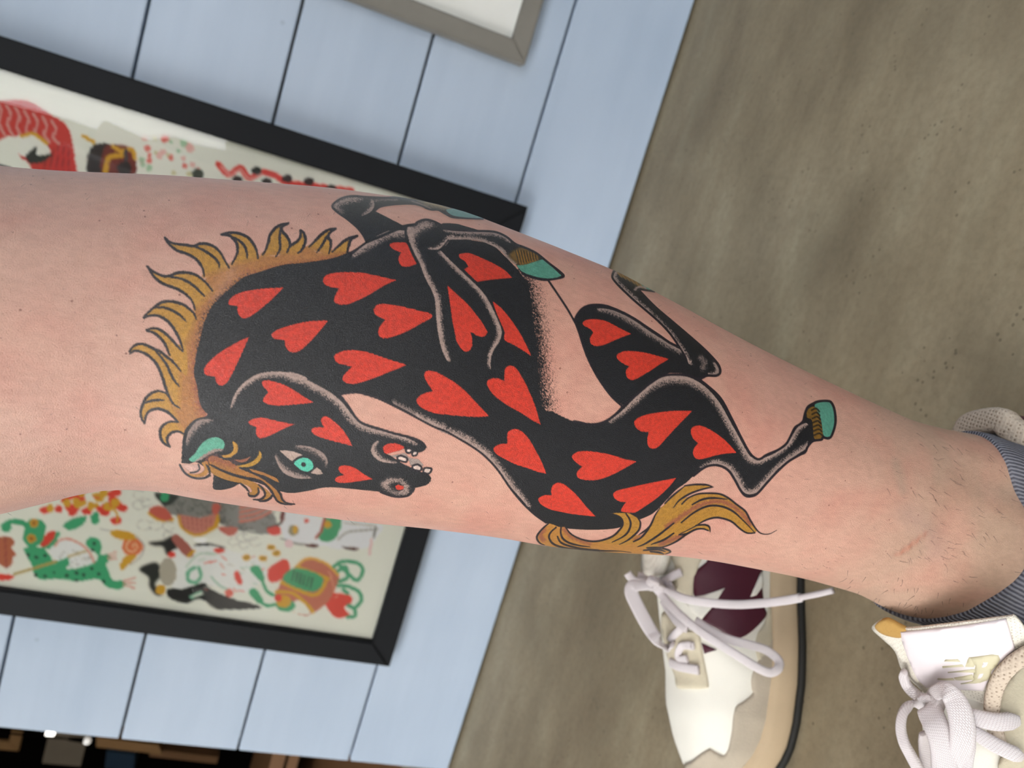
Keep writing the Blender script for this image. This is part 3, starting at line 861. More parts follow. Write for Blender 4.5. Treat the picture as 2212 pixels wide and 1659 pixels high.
    C.fill(G((1480, 930), (1510, 890), (1580, 870), (1660, 880), (1735, 915, 1), (1700, 950), (1600, 980), (1510, 995)), RED)
    C.fill(G((1560, 1020, 1), (1680, 1000), (1740, 990), (1790, 1040), (1870, 1060), (1900, 1060), (1960, 1140), (1880, 1120), (1810, 1140, 1), (1770, 1060), (1690, 1010), (1640, 1040)), (168, 150, 142))
    for tooth in (((1650, 1035), (1690, 1020), (1765, 1050), (1755, 1095), (1700, 1085), (1655, 1070)),
                  ((1830, 1140), (1890, 1125), (1940, 1160), (1920, 1200), (1870, 1195), (1830, 1175)),
                  ((1975, 1165), (2050, 1170), (2055, 1200), (2020, 1235), (1960, 1215)),
                  ((1750, 945), (1790, 930), (1825, 950), (1800, 985), (1760, 980)),
                  ((1840, 965), (1890, 970), (1880, 1010), (1840, 1020), (1825, 1000))):
        C.fill(G(*tooth), (226, 200, 188))
        C.stroke(G(*tooth, tooth[0]), 4.4, LN)
    C.fill(G((1730, 925), (1770, 905), (1900, 950), (1925, 985), (1880, 960), (1800, 930)), K)
    C.fill(G((1455, 1370), (1510, 1310), (1600, 1290), (1700, 1300), (1760, 1350), (1790, 1410), (1770, 1470), (1680, 1490), (1560, 1450)), LITE, feather=6, stipple=0.5)
    C.fill(G((1540, 1380), (1580, 1340), (1660, 1330), (1710, 1370), (1720, 1420), (1660, 1450), (1580, 1430)), K, feather=7, stipple=0.5)
    C.fill(G((1630, 1380), (1665, 1368), (1690, 1380), (1725, 1385), (1715, 1420), (1660, 1430), (1635, 1410)), RED)
    C.stroke(G((1450, 1455), (1550, 1492), (1650, 1512), (1770, 1500), (1830, 1450), (1850, 1410)), 4.6, LN)
    # --- hearts
    hearts = [
        A((1950, 890, 1), (1700, 905), (1500, 935), (1380, 975), (1310, 1030), (1288, 1075), (1320, 1102), (1400, 1110, 1), (1398, 1160), (1412, 1210), (1460, 1255), (1530, 1245), (1620, 1190), (1800, 1040)),
        B((1535, 45, 1), (1430, 90), (1250, 190), (1100, 300), (1020, 390), (1000, 450), (1015, 492), (1080, 508), (1130, 515, 1), (1150, 590), (1200, 625), (1260, 600), (1310, 530), (1380, 390), (1450, 240)),
        U((825, 290, 1), (700, 292), (560, 305), (420, 335), (300, 370), (200, 410), (150, 455), (170, 500), (230, 515), (305, 520, 1), (312, 590), (350, 650), (410, 672), (480, 650), (570, 580), (700, 440)),
        L((1190, 1135, 1), (1000, 1090), (800, 1050), (640, 1040), (480, 1045), (370, 1070), (320, 1125), (340, 1185), (410, 1215), (510, 1235, 1), (470, 1310), (450, 1380), (490, 1417), (600, 1425), (700, 1390), (850, 1320), (1050, 1200)),
        U((2066, 235), (2040, 205), (1950, 182), (1800, 145), (1650, 110), (1500, 90), (1410, 105), (1368, 165), (1390, 220), (1430, 245), (1507, 280, 1), (1450, 350), (1420, 420), (1445, 485), (1520, 500), (1650, 465), (1800, 400), (1950, 315), (2050, 262)),
        U((1765, 820, 1), (1600, 770), (1450, 720), (1300, 670), (1150, 645), (1000, 655), (920, 690), (895, 730), (930, 790), (1000, 815), (1112, 838, 1), (1050, 900), (1000, 960), (1005, 1010), (1070, 1045), (1170, 1040), (1350, 985), (1550, 905)),
        L((1115, 710), (1180, 685), (1300, 688), (1335, 725), (1375, 820), (1438, 940, 1), (1350, 970), (1270, 970), (1225, 910), (1230, 850), (1255, 805, 1), (1160, 765)),
        M((728, 720), (800, 700), (880, 710), (1000, 760), (1150, 830), (1280, 910), (1362, 995, 1), (1200, 1010), (1050, 1025), (945, 1046, 1), (860, 965), (788, 895, 1), (840, 865, 1), (800, 800), (745, 765)),
        M((590, 1090, 1), (700, 1190)) + N((840, 105), (980, 280), (1050, 390), (1062, 440), (1020, 480), (950, 475), (890, 435), (865, 432, 1), (885, 520), (880, 600), (850, 645), (800, 660), (750, 620), (700, 540), (680, 440), (650, 300), (622, 100)),
        N((1130, 60, 1), (1230, 140), (1340, 270), (1430, 400), (1520, 560), (1590, 712, 1), (1480, 640), (1380, 580), (1280, 530), (1268, 480), (1270, 420), (1220, 300), (1170, 180)),
        N((1085, 1430, 1), (950, 1290), (820, 1150), (690, 1040), (560, 960), (440, 900), (360, 890), (312, 925), (330, 1000), (380, 1080), (412, 1135, 1), (300, 1165), (230, 1220), (225, 1270), (280, 1330), (400, 1385), (550, 1410), (750, 1430), (950, 1440)),
        N((1700, 1530, 1), (1650, 1350), (1590, 1190), (1510, 1020), (1440, 900), (1390, 845), (1320, 830), (1280, 870), (1270, 950), (1270, 1012, 1), (1200, 985), (1130, 980), (1070, 1010), (1065, 1060), (1110, 1140), (1190, 1220), (1320, 1310), (1480, 1400), (1600, 1480)),
        O((1550, 905, 1), (1500, 780), (1430, 640), (1350, 500), (1270, 410), (1190, 370), (1120, 385), (1085, 430), (1085, 545, 1), (1000, 550), (932, 585), (925, 630), (970, 680), (1060, 730), (1180, 790), (1320, 835), (1450, 880)),
        O((2142, 1415, 1), (2030, 1300), (1930, 1180), (1840, 1090), (1760, 1030), (1690, 1010), (1630, 1040), (1608, 1100), (1612, 1162, 1), (1530, 1160), (1465, 1190), (1458, 1230), (1500, 1280), (1600, 1330), (1750, 1365), (1900, 1390)),
        R((1352, 205, 1), (1200, 170), (1050, 125), (900, 95), (750, 80), (650, 90), (590, 130), (590, 170), (640, 220), (708, 267, 1), (660, 310), (640, 360), (670, 405), (750, 425), (870, 425), (1000, 390), (1150, 320)),
        R((1830, 400, 1), (1650, 435), (1450, 475), (1250, 520), (1130, 550), (1078, 590), (1090, 640), (1150, 680), (1228, 690, 1), (1180, 760), (1168, 802, 1), (1250, 815), (1340, 815, 1), (1450, 745), (1600, 640), (1740, 510)),
        Q((1412, 595, 1), (1200, 595), (1000, 615), (850, 645), (750, 690), (718, 740), (745, 800), (810, 840), (892, 845, 1), (875, 950), (890, 1020), (940, 1045), (1010, 1020), (1120, 900), (1250, 760)),
        Q((1942, 1095, 1), (1830, 970), (1720, 880), (1600, 805), (1500, 770), (1420, 790), (1395, 840), (1420, 920), (1482, 980, 1), (1430, 1050), (1425, 1120), (1470, 1170), (1550, 1165), (1700, 1125), (1820, 1105)),
        P((1017, 890, 1), (900, 835), (780, 770), (680, 730), (560, 715), (470, 730), (435, 765), (460, 800), (520, 830), (562, 875, 1), (525, 940), (530, 1000), (580, 1035), (680, 1025), (800, 975), (920, 925)),
        P((1462, 1190, 1), (1350, 1160), (1200, 1120), (1050, 1100), (930, 1100), (850, 1140), (845, 1180), (900, 1235), (992, 1280, 1), (955, 1330), (960, 1400), (1000, 1440), (1060, 1435), (1180, 1370), (1320, 1280)),
        G((652, 385, 1), (540, 320), (420, 240), (300, 175), (180, 135), (90, 118), (32, 140), (50, 190), (112, 262, 1), (60, 320), (50, 370), (120, 410), (250, 420), (400, 410), (550, 395)),
        B((2085, 1085, 1), (1950, 1065), (1800, 1030), (1700, 1010), (1600, 1020), (1532, 1055), (1550, 1090), (1632, 1122, 1), (1620, 1190), (1650, 1245), (1700, 1250), (1800, 1215), (1950, 1140)),
        G((1112, 905, 1), (1060, 800), (980, 690), (880, 600), (800, 550), (750, 570), (740, 610), (772, 682, 1), (680, 680), (630, 700), (630, 740), (680, 780), (780, 815), (900, 850), (1020, 880)),
        G((1357, 1300, 1), (1250, 1240), (1150, 1170), (1060, 1140), (980, 1140), (945, 1170), (970, 1220), (1017, 1250, 1), (940, 1270), (905, 1300), (930, 1335), (1020, 1345), (1150, 1330), (1250, 1315)),
    ]
    for h in hearts:
        C.stroke(h + [h[0]], 6.5, K, feather=1.5)
        C.fill(h, RED)
    # --- forelock over the brow
    strands = [
        (F((950, 615, 1), (1010, 660), (1022, 730), (990, 800), (920, 850), (800, 850), (760, 822, 1), (860, 815), (930, 780), (960, 710), (945, 640)), GOLD),
        (F((960, 880, 1), (1080, 880), (1210, 835, 1), (1140, 905), (1050, 920)), BRN),
        (F((1330, 750, 1), (1362, 810), (1345, 880), (1290, 940), (1200, 980), (1080, 990), (1000, 970, 1), (1130, 950), (1240, 900), (1310, 830)), (186, 138, 48)),
        (F((600, 850), (680, 830), (760, 860), (900, 900), (980, 960), (1200, 1050), (1340, 1110), (1450, 1180), (1560, 1270), (1625, 1360), (1655, 1450), (1720, 1505), (1830, 1520, 1), (1700, 1520),
           (1600, 1480), (1545, 1410), (1500, 1330), (1420, 1240), (1300, 1170), (1100, 1130), (900, 1070), (740, 1010), (620, 950)), (170, 112, 50)),
        (F((610, 960), (700, 1010), (860, 1085), (1000, 1135), (1180, 1180), (1320, 1235), (1430, 1310), (1510, 1395), (1500, 1425), (1440, 1460), (1340, 1480), (1240, 1452, 1), (1340, 1450), (1400, 1405),
           (1400, 1360), (1330, 1300), (1310, 1350), (1262, 1402), (1180, 1395), (1165, 1360), (1220, 1340), (1180, 1270), (1060, 1220), (880, 1180), (700, 1110), (620, 1040)), (174, 120, 50)),
        (F((1180, 1010, 1), (1350, 1055), (1480, 1105), (1580, 1155), (1612, 1212, 1), (1540, 1180), (1400, 1110), (1250, 1070)), (168, 110, 50)),
        (F((300, 1080), (400, 1092), (490, 1072), (540, 1025), (520, 960), (500, 930), (580, 900), (600, 960), (600, 1040), (570, 1100), (480, 1130), (380, 1125)), (186, 130, 62)),
    ]
    for poly, col in strands:
        C.fill(poly, col)
    C.stroke(F((600, 870), (700, 870), (820, 920), (960, 960)), 12, (148, 78, 70), 0.7, feather=16, stipple=0.5)
    for ln in (F((640, 960), (760, 1020), (900, 1075), (1100, 1135), (1300, 1175), (1420, 1245), (1500, 1335), (1545, 1415), (1600, 1485), (1700, 1522), (1830, 1522)),
               F((1050, 1000), (1200, 1060), (1340, 1120), (1450, 1190), (1560, 1280), (1630, 1370), (1660, 1450), (1720, 1502), (1830, 1520)),
               F((1320, 1240), (1380, 1300), (1410, 1370), (1390, 1420), (1330, 1455), (1240, 1452)), F((1510, 1395), (1490, 1435), (1420, 1470), (1330, 1480)),
               F((1170, 1360), (1190, 1400), (1270, 1405), (1320, 1350), (1310, 1290)), F((1060, 1225), (1130, 1280), (1180, 1340)),
               F((620, 1060), (600, 1000), (570, 960)), F((620, 1050), (610, 1100), (540, 1145)), F((760, 825), (830, 870), (930, 860), (1000, 800))):
        C.stroke(ln, 5.4, LN, feather=1.2, stipple=0.3, taper=(0.7, 0.6))
    # --- tail
    tailA = R((300, 945), (215, 1025), (163, 1105), (195, 1175), (300, 1215), (450, 1245), (700, 1275), (1000, 1300), (1300, 1315), (1600, 1330), (1700, 1312), (1762, 1280), (1720, 1245), (1500, 1228), (1400, 1215), (1330, 1160),
              (1200, 1185), (1050, 1175), (850, 1160), (700, 1130), (600, 1080), (540, 1020), (505, 985), (430, 985))
    C.fill(tailA, (186, 128, 58))
    C.fill(R((1050, 825, 1), (1150, 818), (1280, 828), (1370, 880), (1402, 940), (1385, 1020), (1340, 1080), (1400, 1090), (1330, 1170), (1200, 1200), (1000, 1180), (850, 1155), (950, 1140), (1080, 1090), (1160, 1010), (1192, 960), (1180, 900), (1130, 850)), (178, 128, 50))
    sweep = T((-13, 1212), (60, 1130), (140, 1060), (190, 1028), (300, 1008), (420, 1015), (495, 1036, 1), (400, 1052), (280, 1092), (180, 1150), (330, 1108), (440, 1100), (560, 1108), (650, 1150), (740, 1220),
              (830, 1290), (880, 1380), (945, 1490), (930, 1515, 1), (850, 1520), (780, 1480), (700, 1410), (640, 1380), (550, 1360), (470, 1365), (380, 1400), (310, 1440), (400, 1430), (450, 1455), (462, 1512, 1),
              (430, 1488), (380, 1475), (300, 1485), (200, 1540), (100, 1610), (0, 1660)) + \
        R((1550, 1235), (1400, 1222), (1320, 1170), (1400, 1110), (1470, 1040), (1530, 950), (1590, 830), (1640, 760))
    C.fill(sweep, (180, 130, 52))
    for ln, w in ((R((250, 1010), (210, 1090), (240, 1140)), 9), (T((0, 1450), (150, 1350), (300, 1250), (440, 1200), (580, 1190), (700, 1240), (800, 1320), (880, 1420)), 9),
                  (R((1640, 1190), (1800, 1130), (1900, 1090)), 10), (R((1330, 1140), (1440, 1080)), 6), (R((490, 1010), (560, 1090), (680, 1150), (800, 1190)), 7)):
        C.stroke(ln, w, (150, 84, 66), 0.85, feather=6, stipple=0.4)
    tl = [R((300, 945), (215, 1025), (163, 1105), (195, 1175), (260, 1205)), R((395, 990), (330, 1050), (310, 1110), (350, 1180), (450, 1225), (650, 1260), (900, 1272), (1150, 1275)),
          R((455, 985), (450, 1060), (480, 1130), (560, 1180), (680, 1210), (800, 1225)), R((410, 1100), (450, 1170), (540, 1210), (700, 1245), (900, 1258)),
          R((505, 985), (560, 1060), (640, 1110), (740, 1145), (850, 1158), (960, 1140), (1080, 1090), (1160, 1010), (1192, 950), (1180, 890), (1130, 850), (1050, 825)),
          R((1230, 830), (1270, 890), (1285, 960), (1250, 1050), (1180, 1110), (1060, 1170)), R((1370, 875), (1402, 935), (1385, 1020), (1320, 1090), (1240, 1150), (1150, 1195)),
          R((1290, 825), (1370, 875)), R((1320, 1160), (1400, 1120), (1470, 1045), (1530, 950), (1580, 840), (1640, 750)), R((1530, 960), (1470, 1020), (1380, 1080)),
          R((1800, 940), (1700, 1020), (1580, 1110), (1450, 1190), (1370, 1222)), R((1800, 1060), (1680, 1140), (1530, 1195)), R((2040, 1020), (1950, 1070), (1860, 1080)),
          R((1480, 1235), (1600, 1232), (1700, 1250), (1762, 1282), (1700, 1312)), R((1520, 1280), (1620, 1290), (1680, 1310)), R((1440, 1265), (1600, 1255), (1700, 1280)),
          T((-20, 1210), (60, 1130), (190, 1025)), T((190, 1022), (300, 1008), (420, 1012), (495, 1036)), T((480, 1036), (380, 1058), (260, 1100), (140, 1170), (70, 1255)),
          T((160, 1215), (230, 1150), (330, 1108), (440, 1100), (560, 1108), (650, 1150), (740, 1220), (830, 1290), (880, 1380), (945, 1480), (1000, 1525), (1080, 1530), (1160, 1490)),
          T((270, 1220), (380, 1165), (500, 1150), (640, 1165)), T((155, 1410), (280, 1310), (420, 1240), (560, 1235), (690, 1285), (800, 1380), (930, 1515)),
          T((930, 1518), (850, 1520), (780, 1480), (700, 1410), (640, 1380), (550, 1358), (470, 1365), (380, 1400), (290, 1455), (130, 1535)),
          T((310, 1440), (400, 1432), (450, 1455), (460, 1510)), T((440, 1495), (380, 1475), (300, 1485), (200, 1540), (100, 1610), (-30, 1665), (-200, 1690))]
    for ln in tl:
        C.stroke(ln, 4.4, LN, feather=1.0, taper=(0.7, 0.35))
    C.stroke(R((1290, 1290), (1130, 1272), (900, 1262), (700, 1240)), 1.6, LN, 0.8)
    return C
# ---------------------------------------------------------------- the place: floor, boarded wall, room beyond the doorway
WY = 0.974                     # face of the boarded wall
WL = -0.704                    # its left end, at the doorway
def struct(o):
    o['kind'] = 'structure'
    return o
fl = struct(boxes('floor', [((-4.0, -1.6, -0.12), (4.0, WY + 0.2, 0.0))], MT['concrete']))
struct(boxes('ground', [((-30, -30, -0.30), (30, -1.62, -0.14))], MT['ground']))
wall = struct(boxes('wall_back', [((WL + 0.006, WY + 0.016, 0.004), (1.65, WY + 0.12, 2.62))], MT['gap']))
edges = [0.004, 0.1404, 0.2833, 0.4225, 0.5637]
while edges[-1] < 2.5:
    edges.append(edges[-1] + 0.1405)
for i in range(len(edges) - 1):
    z0, z1 = edges[i] + (0.0015 if i else 0.0), edges[i + 1] - 0.0015
    boxes('board', [((WL, WY, z0), (1.55, WY + 0.018, z1))], MT['board'], wall, bevel=0.0018)
# dark line of the gap at the foot of the wall is the open joint under the lowest board
struct(boxes('wall_sky_block', [((1.55, -2.0, 0.0), (1.65, WY, 2.5))], MT['board']))  # unseen wall, added to block sky light from the right
struct(boxes('ceiling_sky_block', [((-4.0, -2.0, 2.5), (4.0, WY + 0.02, 2.6))], MT['soffit']))  # unseen porch roof, added to block overhead sky light
hd = bmesh.new()  # unseen hedge; tall left part shaped to mask sky glare in the glass
rngh = random.Random(5)
for q in range(46):
    x = -14 + q * 0.62 + rngh.uniform(-0.2, 0.2)
    h_ = float(np.interp(x, [-14, -5, -0.75, -0.5, 14], [6.5, 7.0, 7.0, 1.75, 1.6])) * (1 + rngh.uniform(-0.14, 0.18))
    r_ = bmesh.ops.create_icosphere(hd, subdivisions=3, radius=1.0)
    for v_ in r_['verts']:
        v_.co = Vector((x + v_.co.x * 0.6, -15.0 + v_.co.y * 0.8, h_ * 0.5 - 0.1 + v_.co.z * h_ * 0.55)) + Vector([rngh.uniform(-0.06, 0.06) for _ in range(3)])
me_ = bpy.data.meshes.new('hedge')
hd.to_mesh(me_)
hd.free()
tag(link('hedge', me_, MT['leaf']), 'unseen dark green hedge across the yard, tall side shaped to block reflected sky', 'hedge')
# room beyond the doorway
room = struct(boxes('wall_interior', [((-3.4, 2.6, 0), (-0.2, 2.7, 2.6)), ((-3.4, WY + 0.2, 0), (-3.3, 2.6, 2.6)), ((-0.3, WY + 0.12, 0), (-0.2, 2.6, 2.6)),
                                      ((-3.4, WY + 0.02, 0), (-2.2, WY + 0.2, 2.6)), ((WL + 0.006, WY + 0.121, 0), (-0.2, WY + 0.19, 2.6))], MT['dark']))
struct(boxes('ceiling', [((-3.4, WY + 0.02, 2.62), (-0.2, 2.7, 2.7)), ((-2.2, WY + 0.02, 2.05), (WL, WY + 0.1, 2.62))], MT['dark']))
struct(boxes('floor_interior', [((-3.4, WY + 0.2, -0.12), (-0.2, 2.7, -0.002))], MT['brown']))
# ---------------------------------------------------------------- framed flash sheet on the wall
FY = WY - 0.024                # front face of the black frame
k = FY / WY
def rails(parent, x0, x1, z0, z1, w, y0, y1, mat, bev):
    """four mitred rails, one mesh each"""
    O = [(x0, z0), (x1, z0), (x1, z1), (x0, z1)]
    I = [(x0 + w, z0 + w), (x1 - w, z0 + w), (x1 - w, z1 - w), (x0 + w, z1 - w)]
    for a in range(4):
        b = (a + 1) % 4
        q = [O[a], O[b], I[b], I[a]]
        bm = bmesh.new()
        vf = [bm.verts.new((p[0], y0, p[1])) for p in q]
        vb = [bm.verts.new((p[0], y1, p[1])) for p in q]
        bm.faces.new(vf)
        bm.faces.new(vb[::-1])
        for i in range(4):
            j = (i + 1) % 4
            bm.faces.new((vf[i], vb[i], vb[j], vf[j]))
        bmesh.ops.recalc_face_normals(bm, faces=bm.faces)
        es = [e for e in bm.edges if all(abs(v.co.y - y0) < 1e-6 for v in e.verts)]
        bmesh.ops.bevel(bm, geom=es, offset=bev, segments=2, affect='EDGES')
        me = bpy.data.meshes.new('frame_rail')
        bm.to_mesh(me)
        bm.free()
        link('frame_rail', me, mat, parent, False)
px0, px1, pz0, pz1 = -0.5636 * k, 0.0450 * k, 0.40 - 0.2755 * k, 1.06
FW = 0.030
po = empty('framed_poster', ((px0 + px1) / 2, WY, pz0))
tag(po, 'large black-framed sheet of red, green and gold drawings on the blue boarded wall', 'picture')
rails(po, px0, px1, pz0, pz1, FW, FY, WY - 0.0005, MT['black_frame'], 0.002)

def draw_poster():
    C = Canvas(-900, 60, 1200, 1500, 1.0, 5)
    CR = (233, 229, 212)
    C.rgb[:] = np.array(CR, np.float32) / 255
    C.a[:] = 1
    a = frm(0, 980, 4.424); b = frm(450, 1030, 4.424); c = frm(0, 0, 3.16)
    GR = (58, 158, 108); DG = (24, 60, 44); RD = (216, 62, 48); GO = (206, 156, 40); KK = (34, 32, 32); PK = (214, 150, 134); BR = (176, 96, 66); GY = (134, 132, 126); LG = (190, 188, 178)
    def disc(f, x, y, r, col, ry=None, al=1.0):
        ry = ry or r
        C.fill(f([(x + r * math.cos(q * math.pi / 6), y + ry * math.sin(q * math.pi / 6)) for q in range(12)]), col, al)
    # frog with brush
    C.fill(a((60, 640), (150, 622), (240, 645), (262, 720), (200, 685), (120, 675), (60, 665)), GR)
    disc(a, 60, 700, 52, GR)
    C.fill(a((240, 900), (400, 900), (470, 960), (520, 1040), (640, 1100), (800, 1080), (900, 1040), (940, 980), (880, 920), (820, 860), (860, 800), (930, 810), (970, 870), (960, 960), (1010, 1050),
             (1040, 1130), (1080, 1210), (1180, 1210), (1200, 1260), (1120, 1300), (1020, 1270), (930, 1200), (750, 1220), (600, 1200), (400, 1200), (330, 1160), (300, 1060), (250, 970)), GR)
    C.fill(a((240, 680), (270, 640), (330, 618), (400, 640), (438, 690), (430, 760), (390, 860), (300, 905), (250, 870), (215, 800), (230, 740)), GR)
    C.fill(a((390, 905), (480, 905), (550, 830), (570, 740), (530, 760), (500, 830), (430, 880)), GR)
    C.fill(a((390, 880), (450, 760), (535, 745), (500, 830), (430, 885)), RD)
    C.fill(a((470, 930), (560, 840), (650, 825), (780, 880), (860, 960), (880, 1040), (780, 1080), (650, 1090), (560, 1040)), (240, 236, 222))
    C.stroke(a((530, 880), (560, 835), (650, 815), (780, 870), (860, 955), (900, 1040)), 5, PK)
    rng = random.Random(3)
    for q in range(60):
        x, y = rng.uniform(500, 860), rng.uniform(930, 1070)
        disc(a, x, y, 6, (168, 164, 156))
    for x, y in ((350, 990), (270, 970), (430, 975), (340, 1160), (430, 1170), (520, 1130), (640, 1165), (730, 1140), (800, 1160), (880, 1100), (940, 1150), (730, 1210), (880, 920), (900, 860), (990, 1220)):
        disc(a, x, y, 17, DG)
    disc(a, 325, 665, 42, (196, 140, 40)); disc(a, 300, 810, 44, (196, 140, 40)); disc(a, 325, 665, 14, (120, 70, 20)); disc(a, 300, 810, 14, (120, 70, 20))
    C.stroke(a((140, 1150), (340, 1090), (540, 1030)), 6, (176, 150, 80))
    C.stroke(a((650, 985), (820, 930)), 5, (190, 170, 120))
    disc(a, 40, 1180, 95, RD, 32)
    C.fill(a((540, 1040), (640, 995), (655, 1060), (600, 1120), (530, 1135), (500, 1090)), GR)
    C.fill(a((960, 980), (1040, 960), (1060, 1000), (1000, 1050)), GR)
    for q in range(3):
        C.stroke(a((1030, 970 + 20 * q), (1110, 935 + 35 * q)), 3, PK)
        C.stroke(a((1180, 1215 + 20 * q), (1290, 1185 + 50 * q)), 3.5, PK)
    C.fill(a((-60, 830), (40, 790), (120, 810), (140, 860), (110, 900), (155, 960), (120, 1000), (120, 1050), (60, 1090), (0, 1060), (-60, 1000)), BR)
    C.stroke(a((50, 800), (60, 1090)), 3, (150, 70, 60))
    # peony
    for q in range(40):
        x, y = rng.uniform(560, 1180), rng.uniform(330, 560)
        if (x - 860) ** 2 / 330 ** 2 + (y - 470) ** 2 / 130 ** 2 < 1:
            disc(a, x, y, rng.uniform(30, 48), RD if q % 2 else GO, rng.uniform(22, 40))
    for x, y, r in ((430, 540, 50), (560, 530, 40), (690, 560, 42), (1000, 560, 50), (1170, 520, 50), (1110, 640, 55), (1110, 370, 50), (830, 550, 50)):
        disc(a, x, y, r, RD, 36)
    for x, y, r in ((480, 520, 30), (640, 470, 38), (740, 480, 42), (870, 500, 38), (985, 380, 40), (1100, 470, 44), (1020, 500, 30)):
        disc(a, x, y, r, GO, 44)
    C.stroke(a((1090, 520), (1125, 600), (1120, 650)), 5, GO)
    C.fill(a((605, 680), (700, 620), (825, 600), (790, 680), (700, 725), (640, 722)), GR)
    C.fill(a((865, 600), (930, 555), (945, 650), (890, 672)), GR)
    # snail
    disc(a, 1265, 885, 100, (216, 118, 72), 95); C.stroke(a((1265, 890), (1290, 860), (1310, 900), (1260, 940), (1200, 890), (1250, 820)), 3, (236, 190, 150))
    C.fill(a((1060, 735), (1180, 735), (1290, 775), (1320, 810), (1180, 825), (1080, 790)), GO)
    C.fill(a((1200, 980), (1310, 975), (1220, 1070), (1165, 1112), (1145, 1070)), GO)
    C.stroke(a((960, 715), (1060, 745)), 3, LG)
    C.stroke(a((1300, 790), (1380, 880), (1340, 990), (1240, 1060)), 4, LG)
    # grey fish with pink fins
    C.fill(a((1470, 380), (1560, 370), (1800, 380), (2250, 470), (2600, 560), (2600, 760), (2250, 730), (2000, 620), (1800, 610), (1640, 580), (1540, 480)), GY)
    for q in range(70):
        x, y = rng.uniform(1620, 2600), rng.uniform(420, 720)
        if y < 470 + (x - 1620) * 0.26 + 60:
            C.stroke(a((x, y), (x + 30, y + 30), (x + 60, y)), 2, (84, 84, 82), 0.8)
    C.fill(a((1480, 380), (1700, 400), (1640, 480), (1560, 490)), (52, 54, 52)); disc(a, 1575, 412, 45, GR)
    C.fill(a((1420, 560), (1480, 500), (1580, 520), (1655, 625), (1560, 640)), (196, 92, 76)); C.stroke(a((1420, 570), (1500, 625), (1600, 650), (1655, 625)), 5, GO)
    C.fill(a((1700, 580), (1900, 615), (2080, 575), (2070, 700), (1880, 785), (1740, 700)), (198, 128, 112)); C.stroke(a((1710, 600), (1740, 705), (1880, 780), (2065, 700), (2085, 590)), 5.5, GO)
    for q in range(7):
        C.stroke(a((1745 + 45 * q, 610), (1760 + 42 * q, 730)), 2, (170, 96, 84))
    C.fill(a((2040, 480), (2110, 490), (2080, 580), (2030, 560)), (198, 100, 84))
    C.fill(b((100, 480), (280, 490), (240, 560), (160, 550)), (190, 96, 80)); C.stroke(b((0, 500), (60, 470), (90, 380)), 5, GO)
    for q in range(4):
        C.stroke(b((300, 430 - 45 * q), (460, 400 - 50 * q), (600, 330 - 60 * q)), 5, (206, 110, 92))
        C.stroke(b((300, 410 - 45 * q), (460, 380 - 50 * q), (600, 310 - 60 * q)), 4, (164, 140, 126))
    for x, y, r in ((1330, 390, 60), (1330, 490, 60), (1400, 470, 50), (1380, 680, 70), (1480, 690, 60), (1610, 690, 60), (1610, 780, 50)):
        C.stroke(a([(x + r * math.cos(t), y + r * 0.7 * math.sin(t)) for t in (0.5, 1.5, 2.5, 3.5, 4.5, 5.5)]), 2.2, LG)
    for x, y, r in ((330, 580, 60), (400, 560, 70), (450, 620, 60), (340, 650, 50), (240, 620, 50)):
        C.stroke(b([(x + r * math.cos(t), y + r * 0.7 * math.sin(t)) for t in (0.5, 1.5, 2.5, 3.5, 4.5, 5.5)]), 2.2, LG)
    # masked head
    C.fill(a((1420, 850), (1560, 830), (1650, 790), (1690, 920), (1600, 970), (1560, 890), (1480, 880)), KK, feather=4)
    C.fill(a((1850, 880), (1960, 850), (2160, 900), (2060, 900), (1960, 890)), KK, feather=3)
    C.fill(a((1620, 960), (1760, 900), (2000, 880), (2212, 930), (2480, 1000), (2560, 1140), (2480, 1240), (2300, 1330), (2000, 1260), (1760, 1290), (1640, 1260)), (236, 233, 220))
    C.fill(a((1640, 820), (1700, 775), (1850, 930), (1790, 992)), (166, 96, 84)); C.stroke(a((1800, 980), (1850, 930)), 7, GO)
    C.fill(a((1330, 1100), (1490, 1040), (1545, 1150), (1480, 1250), (1550, 1340), (1490, 1350), (1430, 1270), (1420, 1180)), KK, feather=4)
    disc(a, 1605, 1130, 82, (172, 164, 146), 135)
    disc(a, 1535, 1300, 50, GO); disc(a, 1640, 965, 35, RD, 30); disc(a, 2090, 925, 45, RD, 26)
    C.fill(a((1600, 1290), (1750, 1290), (1950, 1235), (2010, 1290), (2220, 1385), (2440, 1440), (2480, 1480), (2100, 1490), (2040, 1450), (1900, 1390), (1780, 1430), (1620, 1380)), KK)
    C.stroke(a((1860, 1090), (1800, 1130), (1800, 1210), (1870, 1230), (1920, 1170), (1900, 1090)), 8, (112, 176, 140))
    C.stroke(a((1830, 1370), (1900, 1340), (1970, 1320)), 9, (128, 180, 148)); C.stroke(a((1850, 1365), (1960, 1325)), 4, CR)
    C.stroke(a((1780, 1080), (1900, 960), (2060, 960)), 4, (180, 200, 180)); C.stroke(a((2020, 1180), (2100, 1260), (2180, 1300)), 5, (170, 196, 176))
    for q in range(26):
        x, y = rng.uniform(1880, 2500), rng.uniform(950, 1320)
        C.stroke(a((x, y), (x + rng.uniform(20, 70), y + rng.uniform(-20, 60))), 2.5, rng.choice([(206, 130, 116), (170, 196, 176), (196, 190, 180), (216, 84, 70)]), 0.8)
    C.fill(b((260, 900), (300, 920), (325, 1010), (290, 1025), (250, 960)), RD); disc(b, 200, 1110, 40, (216, 100, 84)); disc(b, 110, 705, 50, RD, 22)
    C.fill(b((-60, 1080), (60, 1110), (200, 1180), (260, 1210), (140, 1260), (20, 1230)), KK, feather=4)
